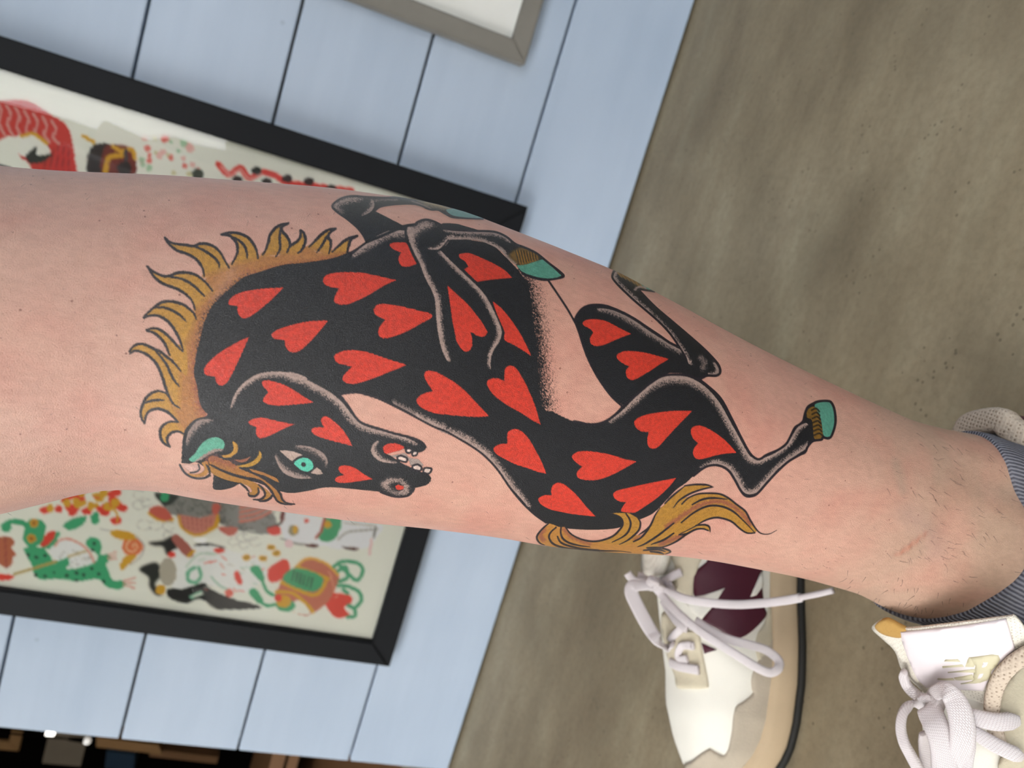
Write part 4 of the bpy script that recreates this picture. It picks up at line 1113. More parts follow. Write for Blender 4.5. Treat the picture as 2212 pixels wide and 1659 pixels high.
    # white cat with green collar
    C.fill(b((690, 350), (800, 330), (1000, 360), (1100, 410), (1300, 410), (1650, 460), (1620, 560), (1500, 680), (1250, 690), (1100, 660), (850, 650), (720, 580)), (244, 242, 232))
    C.stroke(b((560, 490), (680, 450), (720, 350)), 5, (70, 64, 60)); C.stroke(b((700, 590), (850, 640), (1000, 650)), 4, (150, 146, 138))
    C.stroke(b((1240, 600), (1330, 530), (1500, 510), (1620, 500)), 4, (160, 156, 148)); C.stroke(b((1300, 440), (1600, 470)), 4, (190, 186, 176))
    C.fill(b((560, 495), (670, 470), (690, 545), (600, 552)), RD); C.fill(b((690, 340), (735, 340), (720, 430), (690, 440)), (110, 44, 40))
    C.fill(b((1130, 395), (1270, 405), (1235, 560), (1150, 620), (1055, 590), (1100, 480)), GR); C.stroke(b((1110, 395), (1085, 500), (1030, 585)), 6, (176, 84, 70))
    disc(b, 1140, 455, 36, GO); disc(b, 815, 510, 52, (150, 140, 110)); disc(b, 830, 505, 26, GO, 40); disc(b, 937, 420, 22, (216, 70, 60)); disc(b, 770, 640, 40, (236, 196, 196))
    C.fill(b((920, 650), (990, 640), (1060, 660), (990, 680)), (90, 40, 36)); C.fill(b((1280, 670), (1360, 670), (1450, 690), (1360, 705)), (80, 44, 40))
    C.stroke(b((1560, 600), (1540, 740)), 6, (232, 190, 186)); C.stroke(b((1600, 480), (1580, 580)), 4, (110, 106, 100))
    for x, y in ((365, 772), (522, 780), (600, 675), (652, 730)):
        disc(b, x, y, 42, GO, 30); C.stroke(b((x - 18, y + 5), (x + 18, y - 5)), 2.4, (130, 90, 20))
    # barrel with tassels
    C.fill(b((1120, 1220), (1180, 1115), (1350, 1130), (1372, 1200), (1300, 1250), (1345, 1320), (1220, 1345)), RD)
    C.fill(b((565, 900), (620, 840), (740, 785), (780, 890), (700, 985), (590, 1002)), RD)
    C.fill(b((740, 950), (860, 830), (960, 770), (1120, 820), (1250, 930), (1210, 1080), (1120, 1220), (980, 1310), (900, 1325), (760, 1265), (640, 1150), (680, 1040)), (190, 108, 82))
    C.stroke(b((860, 835), (960, 780), (1120, 825), (1240, 935)), 6, (216, 166, 70)); C.stroke(b((840, 860), (1110, 960), (1130, 990), (1010, 1130), (700, 1010)), 8, GO)
    C.fill(b((840, 870), (1095, 965), (1000, 1100), (715, 990)), GR)
    for q in range(6):
        C.stroke(b((820 + 35 * q, 900 + 14 * q), (800 + 35 * q, 990 + 14 * q)), 4, (40, 96, 72))
    C.stroke(b((650, 1100), (800, 1110), (930, 1210), (1000, 1290)), 8, GO); C.fill(b((820, 1190), (900, 1200), (970, 1300), (900, 1318), (800, 1280)), (236, 230, 212))
    disc(b, 740, 1230, 90, GR, 60); disc(b, 720, 1190, 72, GO, 62); disc(b, 668, 1160, 34, RD)
    for q in range(5):
        C.stroke(b((1150 + 20 * q, 900 + 60 * q), (1180 + 8 * q, 960 + 50 * q)), 2, (226, 160, 130))
    C.fill(b((395, 870), (480, 850), (535, 960), (505, 1002), (440, 940)), GR); C.fill(b((385, 1100), (450, 1068), (525, 1180), (480, 1212)), GR)
    C.stroke(b((510, 980), (560, 1090), (620, 1130)), 7, GR); C.stroke(b((490, 1190), (560, 1230), (640, 1220)), 7, GR)
    for ln in (((1200, 860), (1260, 815), (1350, 810), (1450, 840), (1475, 910), (1420, 990), (1340, 930), (1260, 850)), ((1240, 900), (1310, 860), (1330, 960), (1250, 1000)),
               ((1240, 1040), (1340, 1050), (1440, 1100), (1460, 1180), (1400, 1250), (1340, 1230)), ((1330, 1340), (1400, 1330), (1400, 1260)), ((1290, 1080), (1330, 1110))):
        C.stroke(b(*ln), 8, (66, 156, 112))
    # upper strip: red fan, dark beetle, blossom, red ribbon
    C.fill(c((-60, 700), (0, 690), (100, 680), (200, 690), (330, 770), (450, 850), (490, 950), (510, 1080), (505, 1200), (250, 1200), (200, 1120), (130, 1060), (150, 940), (60, 930), (-60, 950)), (196, 50, 44))
    for q in range(7):
        x = 20 + 62 * q
        C.stroke(c((x - 40, 690 + 22 * q), (x - 10, 760 + 20 * q), (x - 30, 830 + 18 * q), (x + 10, 920 + 10 * q)), 6, (206, 150, 142), 0.9)
    for q in range(5):
        C.stroke(c((330 + 35 * q, 1000), (300 + 42 * q, 1180)), 3, (150, 30, 34))
    C.fill(c((150, 940), (240, 930), (330, 1000), (330, 1060), (220, 1080), (130, 1050)), (236, 230, 214)); C.stroke(c((150, 930), (230, 915), (320, 980)), 8, GO)
    C.fill(c((180, 1060), (250, 1000), (250, 1060), (360, 1050), (280, 1110), (200, 1110)), KK); C.fill(c((-40, 1120), (80, 1140), (0, 1170)), KK)
    C.fill(c((595, 1080), (630, 1000), (700, 975), (780, 1000), (740, 1100), (700, 1200), (600, 1200)), KK); C.fill(c((720, 1000), (900, 1020), (915, 1200), (700, 1200)), (110, 40, 30))
    C.stroke(c((720, 1180), (740, 1080), (830, 1060)), 11, GO); C.stroke(c((770, 1000), (830, 1030), (900, 1020), (920, 1080)), 9, GO); C.stroke(c((570, 930), (640, 970)), 8, GO)
    disc(c, 850, 1150, 50, KK)
    C.stroke(c((860, 1030), (860, 1090)), 8, (60, 60, 62))
    for q in range(26):
        x, y = rng.uniform(960, 1380), rng.uniform(940, 1200)
        disc(c, x, y, rng.uniform(12, 28), rng.choice([(150, 190, 150), (216, 90, 80), (196, 190, 140), (226, 170, 160)]), al=0.8)
    disc(c, 1350, 1190, 40, (60, 70, 60))
    C.stroke(c((1490, 1120), (1560, 1190), (1640, 1145), (1700, 1215), (1790, 1175), (1880, 1200), (1960, 1245), (2150, 1270), (2400, 1300)), 13, (216, 66, 58)); C.stroke(c((1510, 1135), (1570, 1195), (1640, 1155), (1700, 1220), (1790, 1185)), 4, (236, 150, 140))
    for x, y in ((1750, 1165), (1960, 1220), (1620, 1225), (2110, 1240), (2260, 1290), (1820, 1240)):
        disc(c, x, y, 36, KK, 28)
    # motifs the leg hides and the sheet beyond the picture's edge
    for q in range(30):
        x, y = rng.uniform(60, 900), rng.uniform(480, 1000)
        r = rng.uniform(18, 48)
        C.fill([(x + r * rng.uniform(0.7, 1.2) * math.cos(t * math.pi / 4), y + r * rng.uniform(0.7, 1.2) * math.sin(t * math.pi / 4)) for t in range(8)], rng.choice([RD, GR, GO, KK, GY, BR]))
    for q in range(36):
        x, y = rng.uniform(-860, -60), rng.uniform(-0, 1260)
        r = rng.uniform(24, 60)
        if y > 40 + (x + 900) * 0.05:
            C.fill([(x + r * rng.uniform(0.6, 1.2) * math.cos(t * math.pi / 4), y + r * rng.uniform(0.6, 1.2) * math.sin(t * math.pi / 4)) for t in range(8)], rng.choice([RD, GR, GO, KK, GY, BR]))
    return C
PY = FY + 0.010
gx = np.arange(px0 + FW - 0.004, px1 - FW + 0.004, 0.0017)
gz = np.arange(pz0 + FW - 0.004, pz1 - FW + 0.004, 0.0017)
X, Z = np.meshgrid(gx, gz)
PP = np.stack([X, np.full_like(X, PY), Z], -1)
ux, uy = project(PP)
PC = draw_poster()
pc = PC.sample(ux, uy)
inside = (ux > -895) & (ux < 1195) & (uy > 65) & (uy < 1495)
pc[~inside, :3] = np.array((233, 229, 212)) / 255
v = np.clip(pc[..., :3], 0, 1)
pc[..., :3] = np.where(v <= 0.04045, v / 12.92, ((v + 0.055) / 1.055) ** 2.4)
pc[..., :3] = np.clip(pc[..., :3] * 1.22, 0, 0.93)
pc[..., 3] = 1
grid_mesh('printed_sheet', PP, MT['print'], po, attrs={'paint': pc}, smooth=False)
boxes('backing_panel', [((px0 + FW - 0.006, PY + 0.002, pz0 + FW - 0.006), (px1 - FW + 0.006, WY - 0.001, pz1 - FW + 0.006))], MT['mat_board'], po)
boxes('glass_pane', [((px0 + FW - 0.003, FY + 0.006, pz0 + FW - 0.003), (px1 - FW + 0.003, FY + 0.008, pz1 - FW + 0.003))], MT['glass'], po)

# ---------------------------------------------------------------- pale picture in a grey frame
GYF = WY - 0.022
k2 = GYF / WY
gx0, gz0 = 0.1940 * k2, 0.40 - 0.2235 * k2
gp = empty('framed_picture', (gx0 + 0.23, WY, gz0))
tag(gp, 'pale picture in a weathered grey wooden frame, beside the large black-framed sheet', 'picture')
rails(gp, gx0, gx0 + 0.46, gz0, gz0 + 0.60, 0.021, GYF, WY - 0.0005, MT['grey_frame'], 0.0015)
boxes('mat_sheet', [((gx0 + 0.017, GYF + 0.008, gz0 + 0.017), (gx0 + 0.443, WY - 0.001, gz0 + 0.583))], MT['mat_board'], gp)
# ---------------------------------------------------------------- the person: tattooed leg, the other leg, socks
LEG = np.array([  # height, centre x, half length (shin to calf), half depth
    (0.010, -0.074, 0.058, 0.026), (0.035, -0.0724, 0.0553, 0.0260), (0.050, -0.0702, 0.0496, 0.0270), (0.065, -0.0669, 0.0457, 0.0290), (0.080, -0.0645, 0.0436, 0.0305),
    (0.0875, -0.0632, 0.0432, 0.0308), (0.095, -0.0631, 0.0430, 0.0309), (0.1025, -0.0633, 0.0424, 0.0310), (0.110, -0.0630, 0.0416, 0.0311), (0.1175, -0.0622, 0.0405, 0.0311),
    (0.125, -0.0612, 0.0394, 0.0311), (0.130, -0.0609, 0.0391, 0.0313), (0.145, -0.0594, 0.0394, 0.0324), (0.160, -0.0580, 0.0398, 0.0332), (0.175, -0.0569, 0.0407, 0.0343),
    (0.190, -0.0559, 0.0417, 0.0356), (0.205, -0.0548, 0.0428, 0.0369), (0.220, -0.0539, 0.0443, 0.0385), (0.235, -0.0533, 0.0463, 0.0404), (0.250, -0.0528, 0.0487, 0.0429),
    (0.265, -0.0523, 0.0507, 0.0450), (0.280, -0.0514, 0.0526, 0.0469), (0.295, -0.0508, 0.0532, 0.0478), (0.310, -0.0506, 0.0541, 0.0488), (0.325, -0.0506, 0.0550, 0.0499),
    (0.340, -0.0508, 0.0561, 0.0512), (0.355, -0.0518, 0.0563, 0.0516), (0.370, -0.0534, 0.0555, 0.0511), (0.385, -0.0550, 0.0546, 0.0505), (0.400, -0.0570, 0.0532, 0.0495),
    (0.415, -0.0587, 0.0514, 0.0479), (0.430, -0.0619, 0.0512, 0.0479), (0.445, -0.0678, 0.0532, 0.0500), (0.460, -0.0738, 0.0550, 0.0518), (0.475, -0.0785, 0.0562, 0.0531),
    (0.495, -0.083, 0.0575, 0.054), (0.53, -0.086, 0.060, 0.056), (0.57, -0.086, 0.063, 0.059), (0.63, -0.084, 0.069, 0.065), (0.70, -0.080, 0.075, 0.071)])
LEG_CY = 0.287
def leg_surface(z, th, off=0.0, toe_out=True):
    """th = 0 faces the viewer, +90 deg the calf, -90 deg the shin"""
    cx, a, b = (np.interp(z, LEG[:, 0], LEG[:, q]) for q in (1, 2, 3))
    # light smoothing of the piecewise profile
    for dz in (0.006, -0.006):
        cx, a, b = [(u + np.interp(z + dz, LEG[:, 0], LEG[:, q]) * 0.5) for q, u in ((1, cx), (2, a), (3, b))]
    cx, a, b = cx / 2, a / 2, b / 2
    s, c = np.sin(th), np.cos(th)
    x = cx + a * s
    y = LEG_CY - b * c
    # ankle bone, hollow before the tendon, a slight shin ridge
    bone = 0.0042 * np.exp(-((z - 0.078) / 0.017) ** 2 - ((th + 0.12) / 0.34) ** 2)
    hollow = -0.0035 * np.exp(-((z - 0.085) / 0.030) ** 2 - ((th - 0.72) / 0.24) ** 2)
    muscle = 0.0018 * np.exp(-((z - 0.20) / 0.05) ** 2 - ((th - 0.35) / 0.3) ** 2)
    e = off + bone + hollow + muscle
    L = np.hypot(s / np.maximum(a, 1e-4), c / np.maximum(b, 1e-4))
    return np.stack([x + e * (s / a) / L, y - e * (c / b) / L, z + 0 * th], -1)

per = empty('person', (-0.06, 0.30, 0.0))
tag(per, 'bare lower leg of a standing person, tattooed with a black horse covered in red hearts', 'person')
zz = np.concatenate([np.arange(0.012, 0.11, 0.0015), np.arange(0.11, 0.50, 0.0022), np.arange(0.50, 0.701, 0.008)])
tt = np.concatenate([np.linspace(-2.0, 2.0, 190), np.linspace(2.0, 2 * np.pi - 2.0, 60)[1:-1]])
TH, ZZ = np.meshgrid(tt, zz)
LP = leg_surface(ZZ, TH)
AC = Canvas(1700, 840, 2240, 1380, 1.0, 9)      # marks of the ankle: old scar, vein, two soft darker patches
AC.stroke([(1936, 1200), (1958, 1186), (1980, 1168), (2003, 1150)], [5, 8, 8, 4], (196, 118, 92), 0.75, feather=8)
AC.stroke([(1935, 1000), (1945, 1030), (1950, 1060)], 14, (150, 160, 140), 0.35, feather=22)
AC.stroke([(1960, 1110), (2010, 1150), (2020, 1190)], 30, (178, 146, 138), 0.40, feather=50)
AC.stroke([(2040, 1065), (2110, 1080), (2200, 1110)], 26, (206, 160, 136), 0.40, feather=40)
ax_, ay_ = project(LP)
am = AC.sample(ax_, ay_)
am[(ax_ < 1702) | (ax_ > 2238) | (ay_ < 842) | (ay_ > 1378) | (LP[..., 1] > LEG_CY)] = 0
v = np.clip(am[..., :3], 0, 1)
am[..., :3] = np.where(v <= 0.04045, v / 12.92, ((v + 0.055) / 1.055) ** 2.4)
leg = grid_mesh('leg', LP, MT['skin'], per, wrap=True, attrs={'ink': am})
leg['label'] = 'pale pink bare leg from knee to ankle'
# close the top
bm = bmesh.new()
bm.from_mesh(leg.data)
bmesh.ops.holes_fill(bm, edges=[e for e in bm.edges if e.is_boundary], sides=0)
bmesh.ops.recalc_face_normals(bm, faces=bm.faces)
bm.to_mesh(leg.data)
bm.free()
leg.data.polygons.foreach_set('use_smooth', np.ones(len(leg.data.polygons), bool))

TC = draw_tattoo()
zt = np.arange(0.150, 0.443, 0.00024)
tt2 = np.linspace(-1.62, 1.62, 690)
TH2, ZT = np.meshgrid(tt2, zt)
TP = leg_surface(ZT, TH2, 0.00005)
ux, uy = project(TP)
ink = TC.sample(ux, uy)
out = (ux < 257) | (ux > 1833) | (uy < 397) | (uy > 1223)
ink[out, 3] = 0
# ink lies only where the stencil touched: the side of the calf turned to the viewer
dth = np.stack([np.gradient(TP[..., q], axis=1) for q in range(3)], -1)
dz_ = np.stack([np.gradient(TP[..., q], axis=0) for q in range(3)], -1)
nrm = np.cross(dth, dz_)
nrm /= np.linalg.norm(nrm, axis=-1, keepdims=True)
view = CAM_P - TP
view /= np.linalg.norm(view, axis=-1, keepdims=True)
fac = np.sum(nrm * view, -1)
if np.median(fac) < 0:
    fac = -fac
ink[fac < -0.02, 3] = 0
v = np.clip(ink[..., :3], 0, 1)
ink[..., :3] = np.where(v <= 0.04045, v / 12.92, ((v + 0.055) / 1.055) ** 2.4)
al = ink[..., 3]
keep = (al[:-1, :-1] > 0.02) | (al[1:, :-1] > 0.02) | (al[:-1, 1:] > 0.02) | (al[1:, 1:] > 0.02)
tat = grid_mesh('tattoo', TP, MT['skin'], leg, keep=keep, attrs={'ink': ink})
tat['label'] = 'black leaping horse with red hearts, gold mane and tail'

# hairs: short, dark, lying on the skin above the ankle
hv, hf = [], []
rng = random.Random(11)
def hair(p, d, nv, L, r, curl):
    side = d.cross(nv).normalized()
    base = len(hv)
    for i in range(4):
        t = i / 3
        c = p + d * (L * t) + side * (curl * t * t) + nv * (0.0002 + 0.0009 * t)
        rr = r * (1 - 0.6 * t)
        for q in range(3):
            an = 2.1 * q
            hv.append(c + side * (rr * math.cos(an)) + nv * (rr * math.sin(an)))
    for i in range(3):
        for q in range(3):
            q2 = (q + 1) % 3
            hf.append((base + 3 * i + q, base + 3 * i + q2, base + 3 * i + 3 + q2, base + 3 * i + 3 + q))
def surf_frame(z, th):
    p = leg_surface(np.array([z, z + 0.001, z]), np.array([th, th, th + 0.01]))
    a, b, c = (Vector(q) for q in p)
    dz, dt = (b - a).normalized(), (c - a).normalized()
    n = dt.cross(dz).normalized()
    if n.y > 0 and abs(th) < 1.2:
        n = -n
    return a, dz, dt, n
for i in range(120):
    z, th = rng.gauss(0.118, 0.018), rng.uniform(-1.35, 1.1)
    if not 0.075 < z < 0.175:
        continue
    p, dz, dt, n = surf_frame(z, th)
    lean = -0.9 * th - 0.15 + rng.gauss(0, 0.35)
    d = (-dz * math.cos(lean) + dt * math.sin(lean) * (1 if th > -0.4 else -1)).normalized()
    if th < -0.5:
        d = (-dz * 0.35 - dt * 0.9 + dz * rng.gauss(0, 0.3)).normalized()
    hair(p, d, n, rng.uniform(0.0016, 0.0038), 0.00009, rng.gauss(0, 0.0006))
for i in range(150):
    z, th = rng.uniform(0.14, 0.47), rng.uniform(-1.3, 1.3)
    p, dz, dt, n = surf_frame(z, th)
    d = (-dz * 0.6 + dt * rng.gauss(0.3, 0.5)).normalized()
    hair(p, d, n, rng.uniform(0.0007, 0.0016), 0.00005, rng.gauss(0, 0.0003))
hr = mesh('leg_hair', hv, hf, MT['hair'], leg)
hr['kind'] = 'stuff'

# sock: low knit band, higher at heel and instep
def sock_edge(th):
    return np.interp(th, [-3.2, -2.4, -1.9, -1.6, -1.31, -1.15, -0.87, -0.69, -0.47, -0.25, -0.05, 0.2, 0.4, 0.57, 0.91, 1.1, 1.32, 1.58, 2.0, 3.2],
                     [0.088, 0.094, 0.108, 0.110, 0.1025, 0.097, 0.0925, 0.089, 0.0872, 0.085, 0.082, 0.0785, 0.079, 0.083, 0.090, 0.0925, 0.093, 0.093, 0.093, 0.088])
st = np.linspace(-np.pi, np.pi, 241)[:-1]
sv = np.linspace(0, 1, 26)
SP = []
for q in sv:
    zq = 0.012 + (sock_edge(st) - 0.012) * q
    SP.append(leg_surface(zq, st, 0.0022 - 0.0008 * max(0, (q - 0.93) / 0.07)))
SP.append(leg_surface(sock_edge(st) + 0.0002, st, 0.0))
SP = np.array(SP)
def uv_grid(o, n, m, su, sv_):
    l = o.data.uv_layers.new(name='UVMap')
    vi = np.zeros(len(o.data.loops), np.int32)
    o.data.loops.foreach_get('vertex_index', vi)
    l.data.foreach_set('uv', np.stack([(vi % m) * su, (vi // m) * sv_], 1).astype(np.float32).ravel())
sock = grid_mesh('sock', SP, MT['sock'], per, wrap=True)
uv_grid(sock, len(SP), 240, 1 / 12.0, 1 / 26)
sock['label'] = 'grey ribbed low sock'
# the other leg, behind, in its own shoe
AX2 = (-0.113, 0.536)
z2 = np.arange(0.012, 0.701, 0.007)
t2 = np.linspace(0, 2 * np.pi, 65)[:-1]
T2, Z2 = np.meshgrid(t2, z2)
P2 = leg_surface(Z2, T2)
P2[..., 0] += AX2[0] + 0.062 + 0.005 * np.clip((Z2 - 0.1) / 0.5, 0, 1)
P2[..., 1] += AX2[1] - LEG_CY
lg2 = grid_mesh('leg', P2, MT['skin'], per, wrap=True, attrs={'ink': np.zeros(P2.shape[:2] + (4,))})
# ---------------------------------------------------------------- sneakers
from mathutils.geometry import delaunay_2d_cdt, intersect_line_plane
SW = np.array([(0.0, 0.006), (0.015, 0.017), (0.05, 0.0265), (0.12, 0.032), (0.25, 0.034), (0.40, 0.0345), (0.52, 0.0385), (0.62, 0.0435), (0.70, 0.0455), (0.80, 0.0430), (0.88, 0.0360), (0.94, 0.0260), (0.98, 0.0145), (1.0, 0.003)])
SH = np.array([(0.0, 0.060), (0.02, 0.070), (0.08, 0.078), (0.18, 0.084), (0.28, 0.088), (0.36, 0.089), (0.42, 0.090), (0.50, 0.087), (0.58, 0.080), (0.66, 0.072), (0.74, 0.065), (0.82, 0.062), (0.90, 0.054), (0.95, 0.047), (0.985, 0.038), (1.0, 0.030)])
class Shoe:
    def __init__(s, heel, tdir, L=0.29):
        s.heel = Vector(heel)
        s.t = Vector((tdir[0], tdir[1], 0)).normalized()
        s.n = Vector((s.t.y, -s.t.x, 0)) if True else None      # far side of the foot
        if s.n.y < 0:
            s.n = -s.n
        s.L = L
    def P(s, a, w, z):
        return s.heel + s.t * (a * s.L) + s.n * w + Vector((0, 0, z))
    def w(s, a):
        return float(np.interp(a, SW[:, 0], SW[:, 1]))
    def h(s, a):
        return float(np.interp(a, SH[:, 0], SH[:, 1]))
    def upper_point(s, a, psi, off=0.0):
        sn, c = math.sin(psi), math.cos(psi)
        zb = 0.020
        w = s.w(a) + off
        h = s.h(a) + off - zb
        return s.P(a, w * math.copysign(abs(sn) ** 0.80, sn), zb + h * abs(c) ** 0.85)
    def cut(s, a):
        return float(np.interp(a, [0.0, 0.02, 0.05, 0.10, 0.20, 0.30, 0.36, 0.40, 0.43], [0.0, 0.30, 0.62, 0.95, 1.12, 1.08, 0.85, 0.50, 0.0]))
def tri_bvh(V, F):
    return BVHTree.FromPolygons([tuple(v) for v in V], [tuple(f) for f in F])
def build_upper(sh, root, mat, name='upper'):
    A = np.concatenate([np.linspace(0, 0.06, 7), np.linspace(0.08, 0.92, 43), np.linspace(0.935, 1.0, 9)])
    NP = 49
    V, F, idx = [], [], {}
    for i, a in enumerate(A):
        for j in range(NP):
            psi = -math.pi / 2 + math.pi * j / (NP - 1)
            c = sh.cut(a)
            if abs(psi) < c:
                psi = math.copysign(c, psi if psi != 0 else 1)
            V.append(sh.upper_point(a, psi))
    for i in range(len(A) - 1):
        for j in range(NP - 1):
            pm = -math.pi / 2 + math.pi * (j + 0.5) / (NP - 1)
            if abs(pm) < min(sh.cut(A[i]), sh.cut(A[i + 1])) - 0.02:
                continue
            q = [i * NP + j, i * NP + j + 1, (i + 1) * NP + j + 1, (i + 1) * NP + j]
            F.append(q)
    o = mesh(name, V, F, mat, root)
    sm = o.modifiers.new('shell', 'SOLIDIFY')
    sm.thickness = 0.0025
    sm.offset = -1
    return o, tri_bvh(V, F)
def build_sole(sh, root, mats):
    def ring(z, grow, a0=0.0, a1=1.0):
        out = []
        A = np.concatenate([np.linspace(0, 0.08, 8), np.linspace(0.1, 0.9, 30), np.linspace(0.92, 1.0, 10)])
        for sgn in (1, -1):
            for a in (A if sgn == 1 else A[::-1]):
                w = sh.w(a) + grow * (0.35 + 0.65 * min(1, sh.w(a) / 0.025))
                aa = -0.012 + a * 1.026 if grow > 0.002 else a
                out.append(sh.P(aa, sgn * w, z + 0.012 * max(0, a - 0.85) / 0.15 * (1 if z > 0.001 else 0.75)))
        return out
    def loft(name, rings, mat):
        n = len(rings[0])
        V = [p for r in rings for p in r]
        F = []
        for i in range(len(rings) - 1):
            for k in range(n):
                k2 = (k + 1) % n
                F.append((i * n + k, i * n + k2, (i + 1) * n + k2, (i + 1) * n + k))
        F.append(tuple(range(n))[::-1])
        F.append(tuple((len(rings) - 1) * n + k for k in range(n)))
        return mesh(name, V, F, mat, root), V, F
    m, V1, F1 = loft('midsole', [ring(0.0042, 0.0050), ring(0.007, 0.0060), ring(0.012, 0.0060), ring(0.018, 0.0048), ring(0.0225, 0.0032), ring(0.0235, 0.0005)], mats[0])
    u, V2, F2 = loft('outsole_shade_rim', [ring(0.0, 0.0060), ring(0.0006, 0.0078), ring(0.0042, 0.0080), ring(0.0048, 0.0060)], mats[1])  # black tread, widened to stand in for the contact shadow
    return m, tri_bvh(V1, F1)
def cast(bvhs, x, y):
    d = Vector(ray_dir(x, y)).normalized()
    o = Vector(CAM_P)
    best = None
    for b in bvhs:
        p, n, i, dist = b.ray_cast(o, d)
        if p is not None and (best is None or dist < best[2]):
            if n.dot(d) > 0:
                n = -n
            best = (p, n, dist)
    return best, d
class Surf:
    """points over a form, looked up from the photograph"""
    def __init__(s, bvhs):
        s.b = bvhs
        s.last = None
    def at(s, x, y, lift=0.0):
        hit, d = cast(s.b, x, y)
        if hit is None:
            dist = s.last if s.last else 0.5
            p = Vector(CAM_P) + d * dist
        else:
            p = hit[0]
            s.last = hit[2]
        return p - d * lift
def patch(name, poly, bvhs, off, thick, mat, root, step=7.0, smooth=True, keep_normal=None):
    P = catmull(poly, True, 5) if smooth else np.array([q[:2] for q in poly], float)
    # drop doubles
    Q = [P[0]]
    for p in P[1:]:
        if np.hypot(*(p - Q[-1])) > step * 0.35:
            Q.append(p)
    if np.hypot(*(Q[0] - Q[-1])) < step * 0.35:
        Q.pop()
    P = np.array(Q)
    n = len(P)
    lo, hi = P.min(0), P.max(0)
    inner = []
    a, b = P, np.roll(P, -1, 0)
    for gx_ in np.arange(lo[0] + step / 2, hi[0], step):
        for gy_ in np.arange(lo[1] + step / 2, hi[1], step):
            hit = (a[:, 1] <= gy_) != (b[:, 1] <= gy_)
            xs = a[hit, 0] + (gy_ - a[hit, 1]) / (b[hit, 1] - a[hit, 1]) * (b[hit, 0] - a[hit, 0])
            if (xs > gx_).sum() % 2:
                if np.hypot(P[:, 0] - gx_, P[:, 1] - gy_).min() > step * 0.45:
                    inner.append((gx_, gy_))
    vs = [Vector((p[0], p[1])) for p in P] + [Vector(p) for p in inner]
    ov, oe, of, *_ = delaunay_2d_cdt(vs, [], [list(range(n))], 1, 1e-4)
    pts, nr = [], []
    hits = [cast(bvhs, v.x, v.y) for v in ov]
    ds = [h[0][2] for h in hits if h[0] is not None]
    md = float(np.median(ds)) if ds else 0.5
    for h, d in hits:
        if h is None:
            base = Vector(CAM_P) + d * md
            best = None
            for bq in bvhs:
                q = bq.find_nearest(base)
                if q[0] is not None and (best is None or q[3] < best[2]):
                    best = (q[0], q[1] if q[1].dot(d) < 0 else -q[1], q[3])
            pts.append(best[0])
            nr.append(best[1])
        else:
            pts.append(h[0])
            nr.append(h[1])
    # even out normals
    nb = [[] for _ in ov]
    for f in of:
        for i in range(len(f)):
            nb[f[i]].append(f[(i + 1) % len(f)])
            nb[f[i]].append(f[i - 1])
    for _ in range(3):
        nr = [(nr[i] * 1.0 + sum((nr[j] for j in nb[i]), Vector()) * (1.0 / max(1, len(nb[i])))).normalized() for i in range(len(nr))]
    N = len(ov)
    rim = set()
    ec = {}
    for f in of:
        for i in range(len(f)):
            e = (f[i], f[(i + 1) % len(f)])
            ec[tuple(sorted(e))] = ec.get(tuple(sorted(e)), 0) + 1
    for e, c in ec.items():
        if c == 1:
            rim.update(e)
    V = [pts[i] + nr[i] * (off * (0.75 if i in rim else 1.0)) for i in range(N)] + [pts[i] + nr[i] * (off - thick) for i in range(N)]
    F = []
    for f in of:
        F.append(tuple(f))
        F.append(tuple(N + q for q in reversed(f)))
    for f in of:
        for i in range(len(f)):
            e = (f[i], f[(i + 1) % len(f)])
            if ec[tuple(sorted(e))] == 1:
                F.append((e[1], e[0], N + e[0], N + e[1]))
    o = mesh(name, V, F, mat, root)
    bm = bmesh.new()
    bm.from_mesh(o.data)
    bmesh.ops.recalc_face_normals(bm, faces=bm.faces)
    bm.to_mesh(o.data)
    bm.free()
    return o
def eyelet(name, x, y, r, surf, root, mat, nrm):
    p = surf.at(x, y, 0.0012)
    bm = bmesh.new()
    bmesh.ops.create_cone(bm, cap_ends=True, segments=16, radius1=r, radius2=r, depth=0.0016)
    me = bpy.data.meshes.new(name)
    bm.to_mesh(me)
    bm.free()
    me.transform(Matrix.Translation(p) @ Vector(nrm).to_track_quat('Z', 'Y').to_matrix().to_4x4())
    return link(name, me, mat, root)
def collar(sh, root, mat, r, a_list, name='collar', side=(1, -1)):
    path = []
    for a in a_list[::-1]:
        path.append(sh.upper_point(a, -sh.cut(a)))
    for a in a_list:
        path.append(sh.upper_point(a, sh.cut(a)))
    return ribbon(name, path, r * 2, r * 1.7, mat, root, hint=(0, 0, 1), n=5, segs=14)

